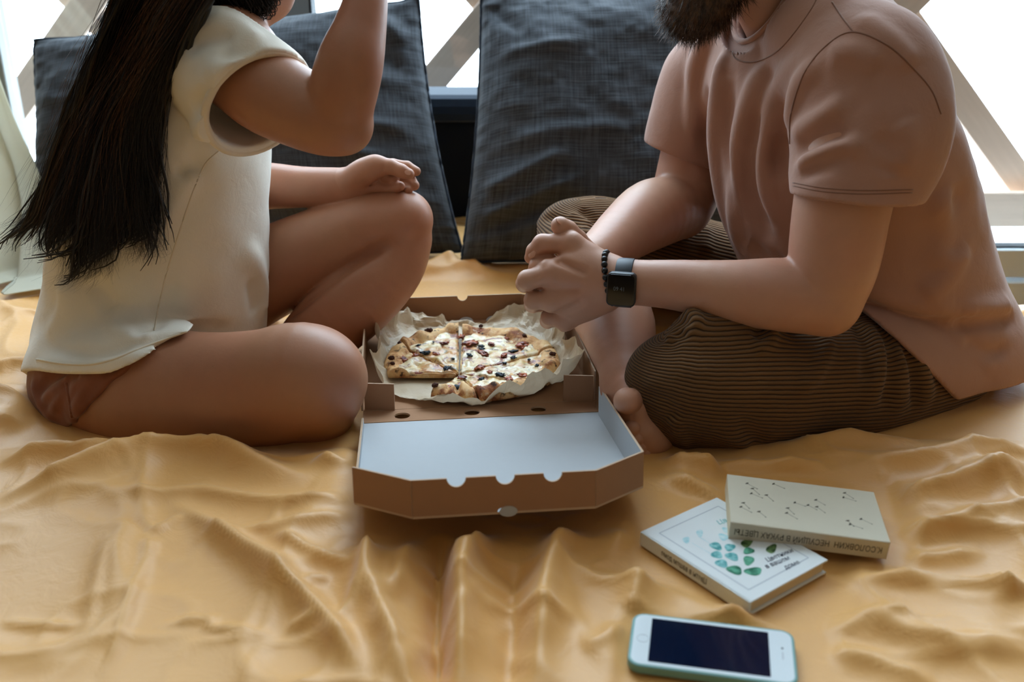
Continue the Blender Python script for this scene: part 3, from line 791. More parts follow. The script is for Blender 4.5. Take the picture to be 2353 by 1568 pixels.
S.folds_px([([(380, 700), (440, 755), (530, 760)], -0.0128, .014), ([(210, 640), (240, 690), (265, 715)], -0.0128, .014), ([(250, 735), (330, 745), (420, 775)], 0.0128, .014),
            ([(150, 640), (150, 720), (120, 780)], 0.0128, .018), ([(90, 790), (200, 812), (300, 795), (400, 765)], 0.0096, .012), ([(340, 735), (380, 690), (400, 640)], -0.0080, .012),
            ([(500, 130), (560, 130), (620, 140)], -0.0096, .012), ([(470, 170), (540, 150), (600, 150)], 0.0096, .012), ([(440, 250), (500, 225), (545, 190)], -0.0112, .014),
            ([(420, 330), (470, 300), (505, 270)], 0.0096, .014), ([(560, 560), (600, 650), (600, 730)], 0.0112, .016), ([(400, 400), (450, 380), (500, 340)], -0.0112, .012),
            ([(300, 760), (350, 740), (395, 745)], 0.0112, .010), ([(480, 40), (540, 60), (600, 100)], 0.0080, .014), ([(580, 640), (585, 720)], -0.0080, .012),
            ([(430, 110), (480, 95), (540, 92)], -0.0080, .012), ([(360, 540), (400, 470), (470, 360)], 0.0064, .012)], (E_,))
S.noise(.0035, 11, seed=3.3); S.noise(.0016, 28, seed=8.3); E_.noise(.003, 11, seed=3.3)
ax = nrm(P(640, 285, 1.205) - P(540, 175, 1.27)); hem_c = P(598, 244, 1.236)
E_.cut(hem_c, ax, .003, hem_c - .16, hem_c + .16)
E_.cut(sl2 * .6 + shL * .4, sl2 - shL, .003, sl2 - .11, sl2 + .11)
S.join(E_, .01); E_.free()
S.cone(P(540, 175, 1.272), P(660, 308, 1.190), .064, .066, .004, True)       # arm hole
S.chain([(nb - (.01, 0, .05), .05), (nb + (.01, 0, .05), .06)], .004, True)
# lower hem: level at the back, riding up over the thigh in front
Hp = S.like(); Hp.chain([(P(214, 880, 1.30), .095), (P(320, 896, 1.25), .104), (P(440, 904, 1.222), .096), (P(500, 902, 1.21), .087), (P(570, 896, 1.198), .073)], .03)
xh = float(P(230, 853, 1.15)[0]); zh = float(P(150, 857, 1.16)[2])
ln_ = np.cross((1, 0, 0), P(78, 852, 1.38) - P(205, 858, 1.16)); ln_ = ln_ if ln_[2] < 0 else -ln_; lp_ = P(205, 858, 1.16)
S.cut(lp_, ln_, .003, (-.9, 1., -.1), (xh, 1.8, .3))
zl_ = float(lp_[2] - ((xh - lp_[0]) * ln_[0] + (1.165 - lp_[1]) * ln_[1]) / ln_[2]); hA, hB = np.array((xh, 1.165, zl_)), P(530, 758, 1.15); hn = np.cross(hB - hA, (0, 1, 0)); hn = hn if hn[2] < 0 else -hn
Hp.cut(hA, hn, .003, (xh - .001, 1., -.1), (0, 1.6, .4)); Hp.cut(lp_, ln_, .003, (-.9, 1., -.1), (xh, 1.8, .3))
Hp.noise(.003, 14, seed=2.2); S.join(Hp, .02); Hp.free()
S.folds_px([([(110, 800), (220, 815), (330, 790), (430, 765)], -.006, .010), ([(100, 830), (200, 838), (300, 815), (400, 785)], .005, .010), ([(250, 740), (300, 770), (360, 775)], .007, .012), ([(380, 720), (350, 750), (300, 770)], -.008, .010)])
S.cut(nb + (0, 0, .005), nrm(np.array((.35, 0, 1.))), .004, nb - .16, nb + .16)
sv, sq = S.net()
shirt = obj('t_shirt', np_mesh('t_shirt', sv, sq), M_white, woman); shirt['label'] = 'loose cream cotton t-shirt with rolled sleeve'
sb = BVHTree.FromPolygons([tuple(v) for v in sv.tolist()], sq.tolist())
seam_tube('side_seam', sb, [(505, 345), (470, 380), (440, 450), (410, 540), (385, 620), (365, 700), (355, 760)], .0012, M_hem, shirt, lift=-.0002)
# rolled cuff
Rz = frame(ax, np.array((0, 0, 1.)))
cuff = [hem_c + Rz @ np.array((-.004, .0715 * math.cos(a), .0715 * math.sin(a))) for a in np.linspace(0, 2 * math.pi, 48, endpoint=False)]
MB().tube(cuff, .0052, 8, True).build('cuff', M_hem, shirt, True)
S.free()
hp = []
for p in catmull(np.array([(84, 826), (140, 836), (205, 838), (262, 826), (320, 802), (380, 780), (430, 762)], float), 50):
    h, _ = bvh_hit(sb, *p)
    if h is not None: hp.append(h)
if len(hp) > 3: MB().tube(hp, .0016, 6).build('hem_stitching', M_hem, shirt, True)

# shorts
K = Field((-.80, 1.06, -.03), (-.20, 1.70, .32), .003)
K.ell(pel, (.11, .14, .11), frame(WF, up), .02)
K.chain([(P(216, 880, 1.30), .087), (P(330, 898, 1.245), .0925), (P(480, 905, 1.215), .087)], .03)
K.chain([(P(330, 800, 1.50), .094), (P(470, 705, 1.51), .086)], .03)
kA, kB = P(155, 985, 1.2), P(332, 818, 1.17)
nn = nrm(np.cross(kB - kA, (.25, 1, 0))); nn = nn if nn[0] > 0 else -nn
K.cut(kA, nn, .004, (-.9, 1., -.1), (-.2, 1.42, .4))
K.cut(P(470, 705, 1.51), nrm(P(470, 705, 1.51) - P(330, 800, 1.5)), .004, (-.9, 1.42, -.1), (-.2, 1.8, .4))
K.folds_px([([(75, 870), (95, 930), (130, 965)], 0.0090, .008), ([(95, 925), (150, 880), (200, 850)], 0.0120, .008), ([(110, 955), (165, 900), (230, 850)], 0.0120, .008),
            ([(150, 870), (185, 858)], -0.0090, .007), ([(170, 955), (200, 900), (260, 845)], 0.0135, .008), ([(200, 960), (250, 900), (300, 840)], 0.0150, .008),
            ([(180, 930), (225, 870), (280, 830)], -0.0120, .007), ([(225, 930), (270, 880), (315, 825)], -0.0105, .006), ([(85, 900), (120, 868), (160, 855)], -0.0090, .007), ([(160, 970), (205, 965), (240, 930)], 0.0090, .007), ([(130, 950), (150, 900), (145, 880)], -0.0090, .006)])
K.noise(.002, 30, seed=1.2)
kv, kq = K.net()
shorts = obj('shorts', np_mesh('shorts', kv, kq), M_velvet, woman); shorts['label'] = 'rust velvet shorts'
kb = BVHTree.FromPolygons([tuple(v) for v in kv.tolist()], kq.tolist())
seam_tube('hem_band', kb, [(152, 880), (160, 925), (165, 960)], .0022, M_velvet, shorts)
K.free()
# ------------------------------------------------------------------ the man
man = empty('person', 'bearded person in dusty pink t-shirt and brown corduroy trousers, hands clasped', 'person', 'people on the bed')
MF = nrm((-.87, -.48, 0)); MS = np.array((-MF[1], MF[0], 0))      # forward, his left side (towards the camera)
B = Field((.02, .98, -.03), (.86, 1.82, .94), .003)
pel = P(2085, 745, 1.45)
mshL = P(1985, 165, 1.235); mshR = P(1625, 185, 1.585); mnb = P(1815, 45, 1.425)
B.ell(pel, (.11, .15, .10), frame(MF, up), .02)
B.loft([(pel, .14, .10), (P(2020, 560, 1.45), .15, .12), (P(1930, 330, 1.42), .15, .10), (P(1850, 160, 1.42), .12, .065)], MS, MF, .03, .05, 14)
B.cone(mshL, mshR, .045, .045, .04)
B.chain([(P(1850, 130, 1.42), .055), (mnb, .054), (P(1770, -40, 1.415), .054)], .02)
# left arm (near)
mel = P(1905, 690, 1.155); mwr = P(1432, 648, 1.205)
B.chain([(mshL, .052), (P(1965, 330, 1.19), .058), (P(1935, 470, 1.172), .0555), (P(1915, 600, 1.16), .052), (P(1898, 682, 1.155), .043)], .03)
B.ell(P(1902, 722, 1.155), (.020, .020, .016), None, .03)
B.chain([(P(1890, 690, 1.155), .041), (P(1800, 678, 1.158), .0435), (P(1690, 672, 1.168), .0385), (P(1560, 656, 1.188), .0305), (P(1470, 650, 1.20), .0268), (mwr, .0262), (P(1390, 640, 1.212), .024)], .012)
# right arm (far)
B.chain([(mshR, .048), (P(1602, 320, 1.575), .051), (P(1580, 430, 1.565), .052), (P(1562, 480, 1.55), .047)], .03)
B.chain([(P(1560, 478, 1.545), .047), (P(1500, 492, 1.49), .052), (P(1440, 532, 1.41), .042), (P(1388, 576, 1.335), .0325), (P(1355, 600, 1.295), .029), (P(1335, 615, 1.28), .026)], .012)
# legs
B.chain([(P(2090, 835, 1.34), .066), (P(1800, 868, 1.22), .064), (P(1585, 870, 1.17), .050)], .03)
B.chain([(P(1580, 890, 1.18), .045), (P(1700, 930, 1.25), .05), (P(1850, 930, 1.38), .035)], .012)
B.chain([(P(2020, 740, 1.60), .07), (P(1650, 640, 1.62), .065), (P(1330, 548, 1.58), .048)], .03)
B.chain([(P(1318, 560, 1.57), .05), (P(1355, 650, 1.44), .054), (P(1412, 735, 1.315), .053), (P(1428, 800, 1.25), .042), (P(1436, 860, 1.20), .030), (P(1440, 905, 1.175), .027)], .012)
# right foot on its side, toes towards the camera, big toe uppermost
B.chain([(P(1440, 890, 1.185), .030), (P(1462, 935, 1.16), .034), (P(1476, 965, 1.135), .032), (P(1478, 985, 1.115), .022)], .02)
B.cone(P(1452, 900, 1.15), P(1455, 935, 1.115), .020, .019, .015)       # ball of the foot
B.cone(P(1490, 950, 1.13), P(1495, 1010, 1.115), .020, .016, .012)
B.ell(P(1500, 985, 1.15), (.03, .05, .03), None, .02)
headc = P(1690, -258, 1.40); fM = nrm((-.93, -.20, -.22))
mat_ = head(B, headc, fM, np.array((-.12, 0, 1.)), 1.06)
B.cone(mnb, headc + np.array((.035, .01, -.05)), .054, .055, .02)
bv, bq = B.net(); B.free()
# toes
T_ = Field((.06, .98, -.01), (.26, 1.24, .14), .0015)
for a, b, ra, rb in (((1462, 925, 1.135), (1440, 922, 1.098), .0175, .0165), ((1478, 965, 1.125), (1454, 982, 1.100), .0115, .0105), ((1484, 985, 1.122), (1464, 1006, 1.099), .0105, .0095),
                     ((1488, 1002, 1.122), (1472, 1025, 1.10), .0098, .009), ((1494, 1018, 1.122), (1484, 1038, 1.102), .009, .0082)):
    T_.cone(P(*a), P(*b), ra, rb, .003)
tv, tq = T_.net(); T_.free()
# clasped hands
H = Field((.0, 1.10, .08), (.24, 1.40, .40), .0014)
H.chain([(P(1480, 651, 1.198), .0262), (P(1430, 648, 1.205), .0258), (P(1400, 645, 1.21), .0262)], .01)   # wrist
MC = [P(1312, 560, 1.232), P(1276, 626, 1.212), P(1272, 690, 1.210), P(1300, 735, 1.222)]                # knuckles
wb = [P(1395, 618, 1.222), P(1398, 640, 1.208), P(1398, 665, 1.208), P(1388, 690, 1.216)]
for a, b, r in zip(wb, MC, (.0185, .0195, .0185, .0165)): H.cone(a, b, r, r * .82, .016)
H.ell((MC[1] + MC[2]) / 2 * .5 + (wb[1] + wb[2]) / 2 * .5 + np.array((0, .004, 0)), (.040, .02, .040), None, .02)
for c_, r in zip(MC, (.0135, .0145, .0138, .0122)): H.ell(c_ - np.array((0, .002, 0)), (r, r, r), None, .008)
# left fingers wrap round the other hand
finger(H, [MC[0], P(1246, 560, 1.238), P(1228, 578, 1.242), P(1219, 592, 1.245)], [.0132, .0122, .0108, .0082], .006)
finger(H, [MC[1], P(1212, 644, 1.212), P(1206, 652, 1.250), P(1228, 655, 1.272)], [.0135, .0130, .0118, .010], .006)
finger(H, [MC[2], P(1226, 690, 1.214), P(1224, 700, 1.250), P(1240, 702, 1.272)], [.0128, .0122, .011, .0095], .006)
finger(H, [MC[3], P(1262, 729, 1.226), P(1258, 738, 1.252), P(1272, 738, 1.272)], [.0115, .0108, .010, .009], .006)
finger(H, [P(1385, 605, 1.245), P(1335, 580, 1.268), P(1300, 570, 1.285), P(1275, 566, 1.292)], [.016, .0135, .0118, .009], .010)   # left thumb, behind
# right hand behind it
H.chain([(P(1380, 582, 1.327), .031), (P(1350, 605, 1.290), .0275), (P(1330, 618, 1.275), .026)], .01)
H.chain([(P(1330, 618, 1.277), .026), (P(1295, 640, 1.262), .0255), (P(1275, 660, 1.256), .022)], .012)
finger(H, [P(1352, 590, 1.275), P(1326, 552, 1.262), P(1303, 531, 1.250), P(1287, 519, 1.243)], [.0165, .0135, .0138, .0120], .010)  # right thumb, pointing up
finger(H, [P(1290, 618, 1.258), P(1262, 606, 1.236), P(1236, 612, 1.232), P(1228, 626, 1.24)], [.0135, .0125, .0115, .0098])        # right index between the knuckles
finger(H, [P(1280, 640, 1.256), P(1248, 622, 1.228), P(1258, 612, 1.214)], [.0125, .0118, .0098])
finger(H, [P(1290, 690, 1.262), P(1275, 715, 1.262), P(1290, 738, 1.245), P(1296, 748, 1.235)], [.013, .012, .0105, .009])
for a, b in zip(MC[:3], MC[1:]):                                                                        # hollows between the knuckles
    m_ = (a + b) / 2; H.cone(m_ + (-.004, -.017, 0), m_ * .6 + (wb[1]) * .4 + (0, -.024, 0), .003, .002, .010, True)
hv, hq = H.net(); H.free()
V, Q = join_meshes([(bv, bq), (tv, tq), (hv, hq)])
mbody = obj('body', np_mesh('body', V, Q), M_skinM, man)
def nail(c, along, out, l, w, parent):
    M_ = frame(along, np.asarray(out, float)); nl = MB(); n = 14
    for q, (s_, h_) in enumerate(((1, 0), (.8, .0007), (0, .0011))):
        if s_: nl.v += [c + M_ @ np.array((l * s_ * math.cos(a), w * s_ * math.sin(a), h_ - .35 * abs(w * s_ * math.sin(a)) ** 1.0 * .4)) for a in np.linspace(0, 2 * math.pi, n, endpoint=False)]
        else: nl.v.append(c + M_ @ np.array((0, 0, h_)))
    for i in range(n): nl.f += [[i, (i + 1) % n, n + (i + 1) % n, n + i], [n + i, n + (i + 1) % n, 2 * n]]
    nl.build('nail', M_nail, parent, True)
nail(P(1222, 583, 1.231), P(1218, 592, 1.24) - P(1230, 574, 1.24), (-.55, -.75, .45), .0065, .0052, mbody)
nail(P(1284, 512, 1.236), P(1284, 512, 1.23) - P(1303, 531, 1.24), (-.75, -.5, .5), .0070, .0056, mbody)

# shirt
S = Field((.10, 1.00, -.02), (.92, 1.80, .66), .003)
secs = [(P(2105, 930, 1.43), .14, .13), (P(2100, 860, 1.43), .165, .155), (P(2080, 770, 1.44), .178, .172), (P(1992, 600, 1.44), .188, .196), (P(1950, 480, 1.44), .19, .19), (P(1915, 340, 1.43), .195, .170),
        (P(1880, 210, 1.425), .19, .140), (P(1850, 110, 1.425), .165, .105), (P(1838, 60, 1.425), .12, .085)]
S.loft(secs, MS, MF, .01, .03, 30)
S.chain([(mshL, .078), (P(1900, 85, 1.34), .078), (P(1850, 50, 1.43), .078), (P(1720, 90, 1.51), .074), (mshR, .070)], .05)
E_ = S.like()
mA, mB_ = P(1990, 180, 1.235), P(1956, 452, 1.178)
E_.chain([(mA, .088), (P(2000, 270, 1.225), .094), (P(1985, 360, 1.20), .088), (mB_, .077), (P(1950, 520, 1.165), .075)], .014)
E_.ell(P(2070, 285, 1.25), (.055, .05, .05), None, .03)
rA, rB = mshR, P(1568, 380, 1.575)
E_.chain([(rA, .072), (P(1592, 290, 1.575), .070), (rB, .064), (P(1555, 420, 1.575), .062)], .014)
S.folds_px([([(1625, 70), (1596, 180), (1598, 320), (1640, 510)], 0.0217, .012), ([(1668, 120), (1648, 200), (1642, 350), (1676, 540)], 0.0232, .011), ([(1620, 200), (1617, 330), (1655, 520)], -0.0186, .011),
            ([(1765, 150), (1728, 220), (1698, 330), (1688, 450), (1690, 560)], 0.0248, .013), ([(1680, 180), (1668, 300), (1672, 420), (1682, 500)], -0.0186, .011), ([(1835, 140), (1792, 210), (1764, 300), (1752, 400), (1790, 520)], 0.0217, .014),
            ([(1740, 250), (1722, 350), (1730, 450), (1760, 560)], -0.0186, .014), ([(1800, 300), (1790, 380), (1805, 470)], -0.0186, .014), ([(1878, 145), (1830, 210), (1815, 300)], 0.0186, .012),
            ([(1822, 312), (1880, 272), (1945, 232)], 0.0139, .010), ([(1828, 350), (1890, 318), (1950, 300)], -0.0124, .010), ([(1828, 378), (1910, 346), (1985, 336)], 0.0139, .010), ([(1835, 405), (1900, 372), (1960, 345)], -0.0109, .009),
            ([(2060, 280), (2080, 330), (2060, 400)], 0.0070, .018), ([(2020, 300), (2050, 350), (2040, 410)], -0.0050, .016), ([(1900, 130), (1960, 120), (2030, 150)], 0.0078, .014),
            ([(1960, 690), (2080, 735), (2180, 745)], -0.0217, .016), ([(1985, 670), (2090, 705), (2190, 705)], 0.0186, .016), ([(2190, 745), (2260, 735), (2330, 735)], -0.0217, .012), ([(2200, 715), (2270, 712), (2320, 705)], 0.0217, .014),
            ([(2120, 770), (2180, 830), (2230, 890)], -0.0155, .013), ([(2090, 760), (2160, 830), (2200, 900)], 0.0186, .011), ([(2170, 770), (2230, 820), (2270, 850)], 0.0170, .013), ([(2210, 790), (2260, 815), (2310, 800)], -0.0155, .010),
            ([(2150, 440), (2180, 520), (2160, 620)], 0.0155, .022), ([(2200, 420), (2205, 520), (2190, 600)], -0.0124, .02), ([(2220, 560), (2170, 640), (2120, 690)], 0.0139, .016), ([(1720, 560), (1760, 600), (1800, 600)], -0.0155, .014), ([(1960, 40), (2040, 90), (2100, 160)], 0.0078, .016)], (E_,))
cN = nrm(np.array((MF[0] * .62, MF[1] * .62, .8)))
S.noise(.003, 11, seed=5.3); S.noise(.0014, 28, seed=9.3); E_.noise(.003, 11, seed=5.3); E_.noise(.0012, 28, seed=9.3)
axL = nrm(np.array((-.06, -.10, -1.))); E_.cut(mB_, axL, .003, mB_ - .2, mB_ + (.2, .2, .1))
axR = nrm(P(1540, 400, 1.57) - P(1600, 250, 1.575)); hR = P(1552, 352, 1.575); E_.cut(hR, axR, .003, hR - .13, hR + .13)
S.join(E_, .009); E_.free()
S.chain([(P(2170, 850, 1.38), .112), (P(2080, 850, 1.33), .108), (P(1960, 850, 1.27), .100)], .05)
# hem: pulled up over the thigh, hanging to the bed behind the hip
c1, c2 = P(1966, 700, 1.27), P(2195, 922, 1.25)
nn = nrm(np.cross(c2 - c1, (-.25, 1, .1))); nn = nn if nn[0] < 0 else -nn
S.cut(c1, nn, .004, (float(P(1850, 700, 1.3)[0]), 1., -.1), (.9, 1.42, .3))
S.chain([(P(1960, 435, 1.18), .060), (mB_, .068), (P(1948, 540, 1.162), .072)], .004, True)
S.chain([(P(1585, 320, 1.575), .055), (P(1550, 430, 1.575), .058)], .004, True)
# neck opening: the plane of the neckline, cut out round the neck
F0, N1, N2 = S.hit(1712, 140), S.hit(1790, 113), S.hit(1850, 38)
pn = nrm(np.cross(N1 - F0, N2 - F0)); pn = pn if pn[2] > 0 else -pn
w_ = S._win(mnb - .18, mnb + .18); Xg, Yg, Zg = S._grid(w_); ng = nrm(P(1770, -40, 1.415) - mnb)
q_ = [Xg - mnb[0], Yg - mnb[1], Zg - mnb[2]]; al = q_[0] * ng[0] + q_[1] * ng[1] + q_[2] * ng[2]
cyl = np.sqrt(np.maximum(q_[0] ** 2 + q_[1] ** 2 + q_[2] ** 2 - al ** 2, 0)) - .090
pl = (Xg - F0[0]) * pn[0] + (Yg - F0[1]) * pn[1] + (Zg - F0[2]) * pn[2]
S.d[w_] = np.maximum(S.d[w_], -np.maximum(-pl, cyl)).astype(np.float32)
S.chain([(mnb - ng * .07, .050), (mnb - ng * .02, .060), (mnb + ng * .05, .066)], .004, True)
ctr_ = mnb + ng * float(((F0 - mnb) @ pn) / (ng @ pn)); e1_ = nrm(MF - pn * (MF @ pn)); e2_ = np.cross(pn, e1_); ring_ = []
for a in np.linspace(0, 2 * math.pi, 72, endpoint=False):
    dr = e1_ * math.cos(a) + e2_ * math.sin(a); rad = .062
    for r_ in np.arange(.115, .045, -.001):
        i_ = np.rint((ctr_ + dr * r_ - pn * .004 - S.lo) / S.h).astype(int)
        if np.all(i_ >= 0) and np.all(i_ < S.n) and S.d[tuple(i_)] < 0: rad = r_; break
    ring_.append(rad)
ring_ = np.array(ring_); ring_ = np.minimum(ring_, .086); ring_ = sum(np.roll(ring_, k) for k in (-2, -1, 0, 1, 2)) / 5
ring_ = [ctr_ + (e1_ * math.cos(a) + e2_ * math.sin(a)) * (r_ - .003) for a, r_ in zip(np.linspace(0, 2 * math.pi, 72, endpoint=False), ring_)]
S.cut((0, 0, .012), (0, 0, -1), .004)
sv, sq = S.net(); S.free()
shirtM = obj('t_shirt', np_mesh('t_shirt', sv, sq), M_pink, man); shirtM['label'] = 'dusty pink cotton t-shirt'
mb_ = BVHTree.FromPolygons([tuple(v) for v in sv.tolist()], sq.tolist())
M_thread = mat_jersey('dark_pink_seam', lin(132, 94, 76))
seam_tube('shoulder_seam', mb_, [(1912, 5), (1935, 40), (1952, 62), (1962, 75)], .0012, M_thread, shirtM, lift=-.0005)
seam_tube('sleeve_seam', mb_, [(1815, 330), (1818, 260), (1850, 165), (1905, 100), (1962, 74), (2040, 105), (2100, 160), (2140, 208), (2162, 262)], .0013, M_thread, shirtM, 60, lift=-.0004)
seam_tube('side_seam', mb_, [(2055, 470), (2068, 530), (2090, 590), (2140, 650), (2190, 700), (2204, 725)], .0013, M_thread, shirtM, lift=-.0004)
seam_tube('hem_stitching', mb_, [(1822, 420), (1890, 432), (1980, 438), (2098, 436)], .0009, M_thread, shirtM, lift=-.0003)
seam_tube('hem_stitching', mb_, [(1822, 427), (1890, 440), (1980, 446), (2096, 443)], .0009, M_thread, shirtM, lift=-.0003)
# neck band
seam_tube('collar_seam', mb_, [(1682, 118), (1690, 134), (1712, 143), (1745, 140), (1790, 115), (1830, 70), (1865, 20), (1880, -10)], .0012, M_thread, shirtM, 50, lift=-.0003)

for dz in (-.006, -.002, .002): MB().tube([p + pn * dz for p in ring_], .0040, 8, True).build('collar', M_pink, shirtM, True)

# trousers
def cord_mat():
    m = Mat('brown_corduroy', .9, .12, sheen=.12); a = m.n('ShaderNodeAttribute', attribute_name='wale').outputs['Fac']
    v = m.coord(); wob = m.math('MULTIPLY', m.noise(v, 45, 2), .0016)
    ph = m.math('MULTIPLY', m.math('ADD', a, wob), 2 * math.pi / .0056)
    h = m.math('MULTIPLY', m.math('ADD', m.math('SINE', ph), 1.0), .5); h = m.math('POWER', h, .7)
    pile = m.noise(v, 12, 3)
    c = m.mix(lin(98, 69, 42), lin(134, 98, 62), pile); c = m.mix(lin(50, 33, 19), c, m.ramp(h, [(.05, 0), (.5, 1)]))  # grooves between the ribs get their shade painted into the base colour
    m.color(c); m.bump(h, 1.0, .0022); m.bump(m.noise(v, 700, 2), .25, .001); return m.m
M_cord = cord_mat()
K = Field((.04, .96, -.03), (.84, 1.82, .34), .0028)
K.ell(pel, (.13, .165, .115), frame(MF, up), .02)
LT = [(P(2120, 830, 1.34), .092), (P(1960, 868, 1.26), .088), (P(1800, 880, 1.205), .086), (P(1660, 882, 1.165), .083), (P(1575, 882, 1.15), .072), (P(1528, 872, 1.15), .050)]
K.chain(LT, .03)
K.chain([(P(1540, 930, 1.155), .05), (P(1640, 960, 1.22), .055), (P(1800, 950, 1.34), .05)], .02)
K.cone(P(1600, 770, 1.15), P(1740, 780, 1.165), .032, .030, .02)
RT = [(P(2020, 740, 1.60), .092), (P(1700, 640, 1.62), .084), (P(1500, 585, 1.61), .078), (P(1370, 550, 1.59), .070), (P(1312, 542, 1.575), .055)]
K.chain(RT, .03)
K.chain([(P(1310, 555, 1.57), .058), (P(1325, 610, 1.50), .064), (P(1350, 655, 1.44), .067)], .02)
K.cone(P(1350, 655, 1.44), P(1412, 735, 1.315), .057, .058, .004, True)
cc = P(1345, 645, 1.455); K.cut(cc, nrm(P(1412, 735, 1.315) - P(1320, 600, 1.51)), .004, cc - .09, cc + .09)
K.folds_px([([(1576, 715), (1600, 735), (1570, 770)], .012, .008), ([(1560, 735), (1580, 750), (1555, 780)], -.010, .007), ([(1520, 740), (1545, 770), (1520, 800)], .008, .008), ([(1500, 770), (1530, 790), (1545, 780)], -.008, .007),
            ([(1775, 745), (1765, 785), (1730, 808)], .009, .009), ([(1755, 745), (1740, 780)], -.008, .009), ([(1905, 770), (1900, 810), (1870, 870), (1830, 900)], .008, .010), ([(1990, 740), (2020, 800), (2020, 860), (1990, 930)], .010, .012), ([(2030, 740), (2065, 800), (2070, 880), (2060, 950)], .011, .011),
            ([(2010, 740), (2045, 800), (2045, 880), (2030, 940)], -.010, .010), ([(1970, 740), (1995, 810), (1990, 880)], -.009, .010), ([(2080, 760), (2120, 840), (2130, 930)], .011, .011), ([(2060, 770), (2095, 850), (2100, 940)], -.009, .010),
            ([(1548, 950), (1560, 1000), (1590, 1040)], .010, .009), ([(1490, 890), (1530, 930), (1550, 970)], -.008, .010), ([(1650, 990), (1700, 1020), (1740, 1030)], .006, .010), ([(1700, 950), (1730, 1000), (1740, 1030)], -.006, .010), ([(1500, 860), (1520, 920), (1545, 950)], .006, .010),
            ([(1265, 470), (1310, 490), (1360, 520)], .010, .008), ([(1250, 500), (1300, 510), (1350, 540)], -.007, .008), ([(1330, 480), (1360, 500), (1385, 530)], -.010, .008), ([(1340, 520), (1365, 540), (1370, 560)], .010, .007), ([(1590, 480), (1620, 520), (1620, 580)], .008, .010)])
K.noise(.0025, 14, seed=7.1)
kv, kq = K.net(); K.free()
me = np_mesh('trousers', kv, kq)
def wale(V):
    """running length around the nearest leg: the ribs follow it lengthwise"""
    best = np.full(len(V), 9.); out = np.zeros(len(V))
    for leg, rad in ((LT, .083), (RT, .075)):
        c = catmull(np.array([p for p, r in leg]), 14); axis = nrm(c[-1] - c[0]); r1 = nrm(np.cross(axis, up)); r2 = np.cross(r1, axis)
        for i in range(len(c) - 1):
            a, ab = c[i], c[i + 1] - c[i]; t = np.clip(((V - a) @ ab) / (ab @ ab), 0, 1); q = V - a - t[:, None] * ab; d = np.linalg.norm(q, axis=1)
            u = d < best; best = np.where(u, d, best); out = np.where(u, np.arcsin(np.clip((q @ r2) / (d + 1e-9), -1, 1)) * rad + 2, out)
    return out
at = me.attributes.new('wale', 'FLOAT', 'POINT'); at.data.foreach_set('value', wale(kv).astype(np.float32))
tr = obj('trousers', me, M_cord, man); tr['label'] = 'brown corduroy trousers with wide ribs'

# ------------------------------------------------------------------ hair and beards: strands
def strands(name, curves, radii, mat, parent, sides=3):
    """curves: (count, points, 3); every strand a thin tapering tube"""
    C = np.asarray(curves, float); n, m, _ = C.shape
    T = np.gradient(C, axis=1); T /= np.linalg.norm(T, axis=2, keepdims=True) + 1e-9
    A = np.cross(T, np.array((.31, .52, .79))); A /= np.linalg.norm(A, axis=2, keepdims=True) + 1e-9; Bn = np.cross(T, A)
    R = np.asarray(radii, float); R = R[:, None] if R.ndim == 1 else R
    tap = np.clip(1.12 - np.linspace(0, 1, m) ** 2.2, .10, 1)[None]
    ring = [C + ((R * tap)[..., None]) * (math.cos(w) * A + math.sin(w) * Bn) for w in np.arange(sides) * 2 * math.pi / sides]
    V = np.stack(ring, 2).reshape(-1, 3)
    i = np.arange(n * m * sides).reshape(n, m, sides); q = []
    for j in range(sides): q.append(np.stack([i[:, :-1, j], i[:, :-1, (j + 1) % sides], i[:, 1:, (j + 1) % sides], i[:, 1:, j]], -1).reshape(-1, 4))
    return obj(name, np_mesh(name, V, np.concatenate(q)), mat, parent)
def hair_mat(name, a, b, rough=.42):
    m = Mat(name, rough, .45); v = m.coord(scale=(1, 1, .25))
    m.color(m.mix(a, b, m.ramp(m.noise(v, 160, 2), [(.35, 0), (.7, 1)]))); return m.m
M_hair = hair_mat('dark_brown_hair', lin(13, 11, 10), lin(29, 25, 22))
M_hair2 = hair_mat('sunlit_brown_hair', lin(60, 40, 26), lin(112, 76, 48))  # lighter copy of the hair: backlight put into the strand colour
M_beard = hair_mat('brown_beard_hair', lin(44, 30, 20), lin(104, 74, 48), .5)
rg = np.random.default_rng(11)
GUIDES = [  # photo lines of the falling hair, from the head to the tips
    [(300, -60), (262, 30), (215, 140), (170, 260), (135, 380), (95, 470), (60, 520), (62, 572)],
    [(320, -60), (280, 30), (232, 150), (190, 280), (150, 400), (112, 500), (86, 560), (110, 585)],
    [(345, -60), (305, 30), (255, 150), (212, 290), (175, 420), (140, 520), (130, 585), (165, 615)],
    [(370, -60), (330, 40), (285, 160), (240, 300), (205, 430), (178, 540), (170, 610), (140, 628)],
    [(390, -60), (355, 40), (310, 160), (265, 300), (232, 430), (212, 540), (205, 620), (165, 650)],
    [(410, -60), (378, 40), (335, 160), (285, 300), (252, 430), (235, 540), (230, 610), (185, 655)],
    [(430, -60), (392, 40), (340, 160), (285, 290), (250, 420), (236, 530), (242, 590), (200, 640)],
    [(445, -60), (412, 40), (368, 150), (326, 270), (306, 400), (300, 500), (308, 570), (290, 602)],
    [(455, -60), (425, 40), (378, 140), (335, 250), (318, 380), (322, 480), (335, 550), (310, 603)],
    [(465, -60), (436, 40), (392, 130), (345, 230), (328, 350), (338, 450), (346, 530), (325, 598)],
]
sh_b = sb
def hair_Y(px, py, last):
    h, _ = bvh_hit(sh_b, px, py)
    return (h[1] if h is not None else last)
GU = []
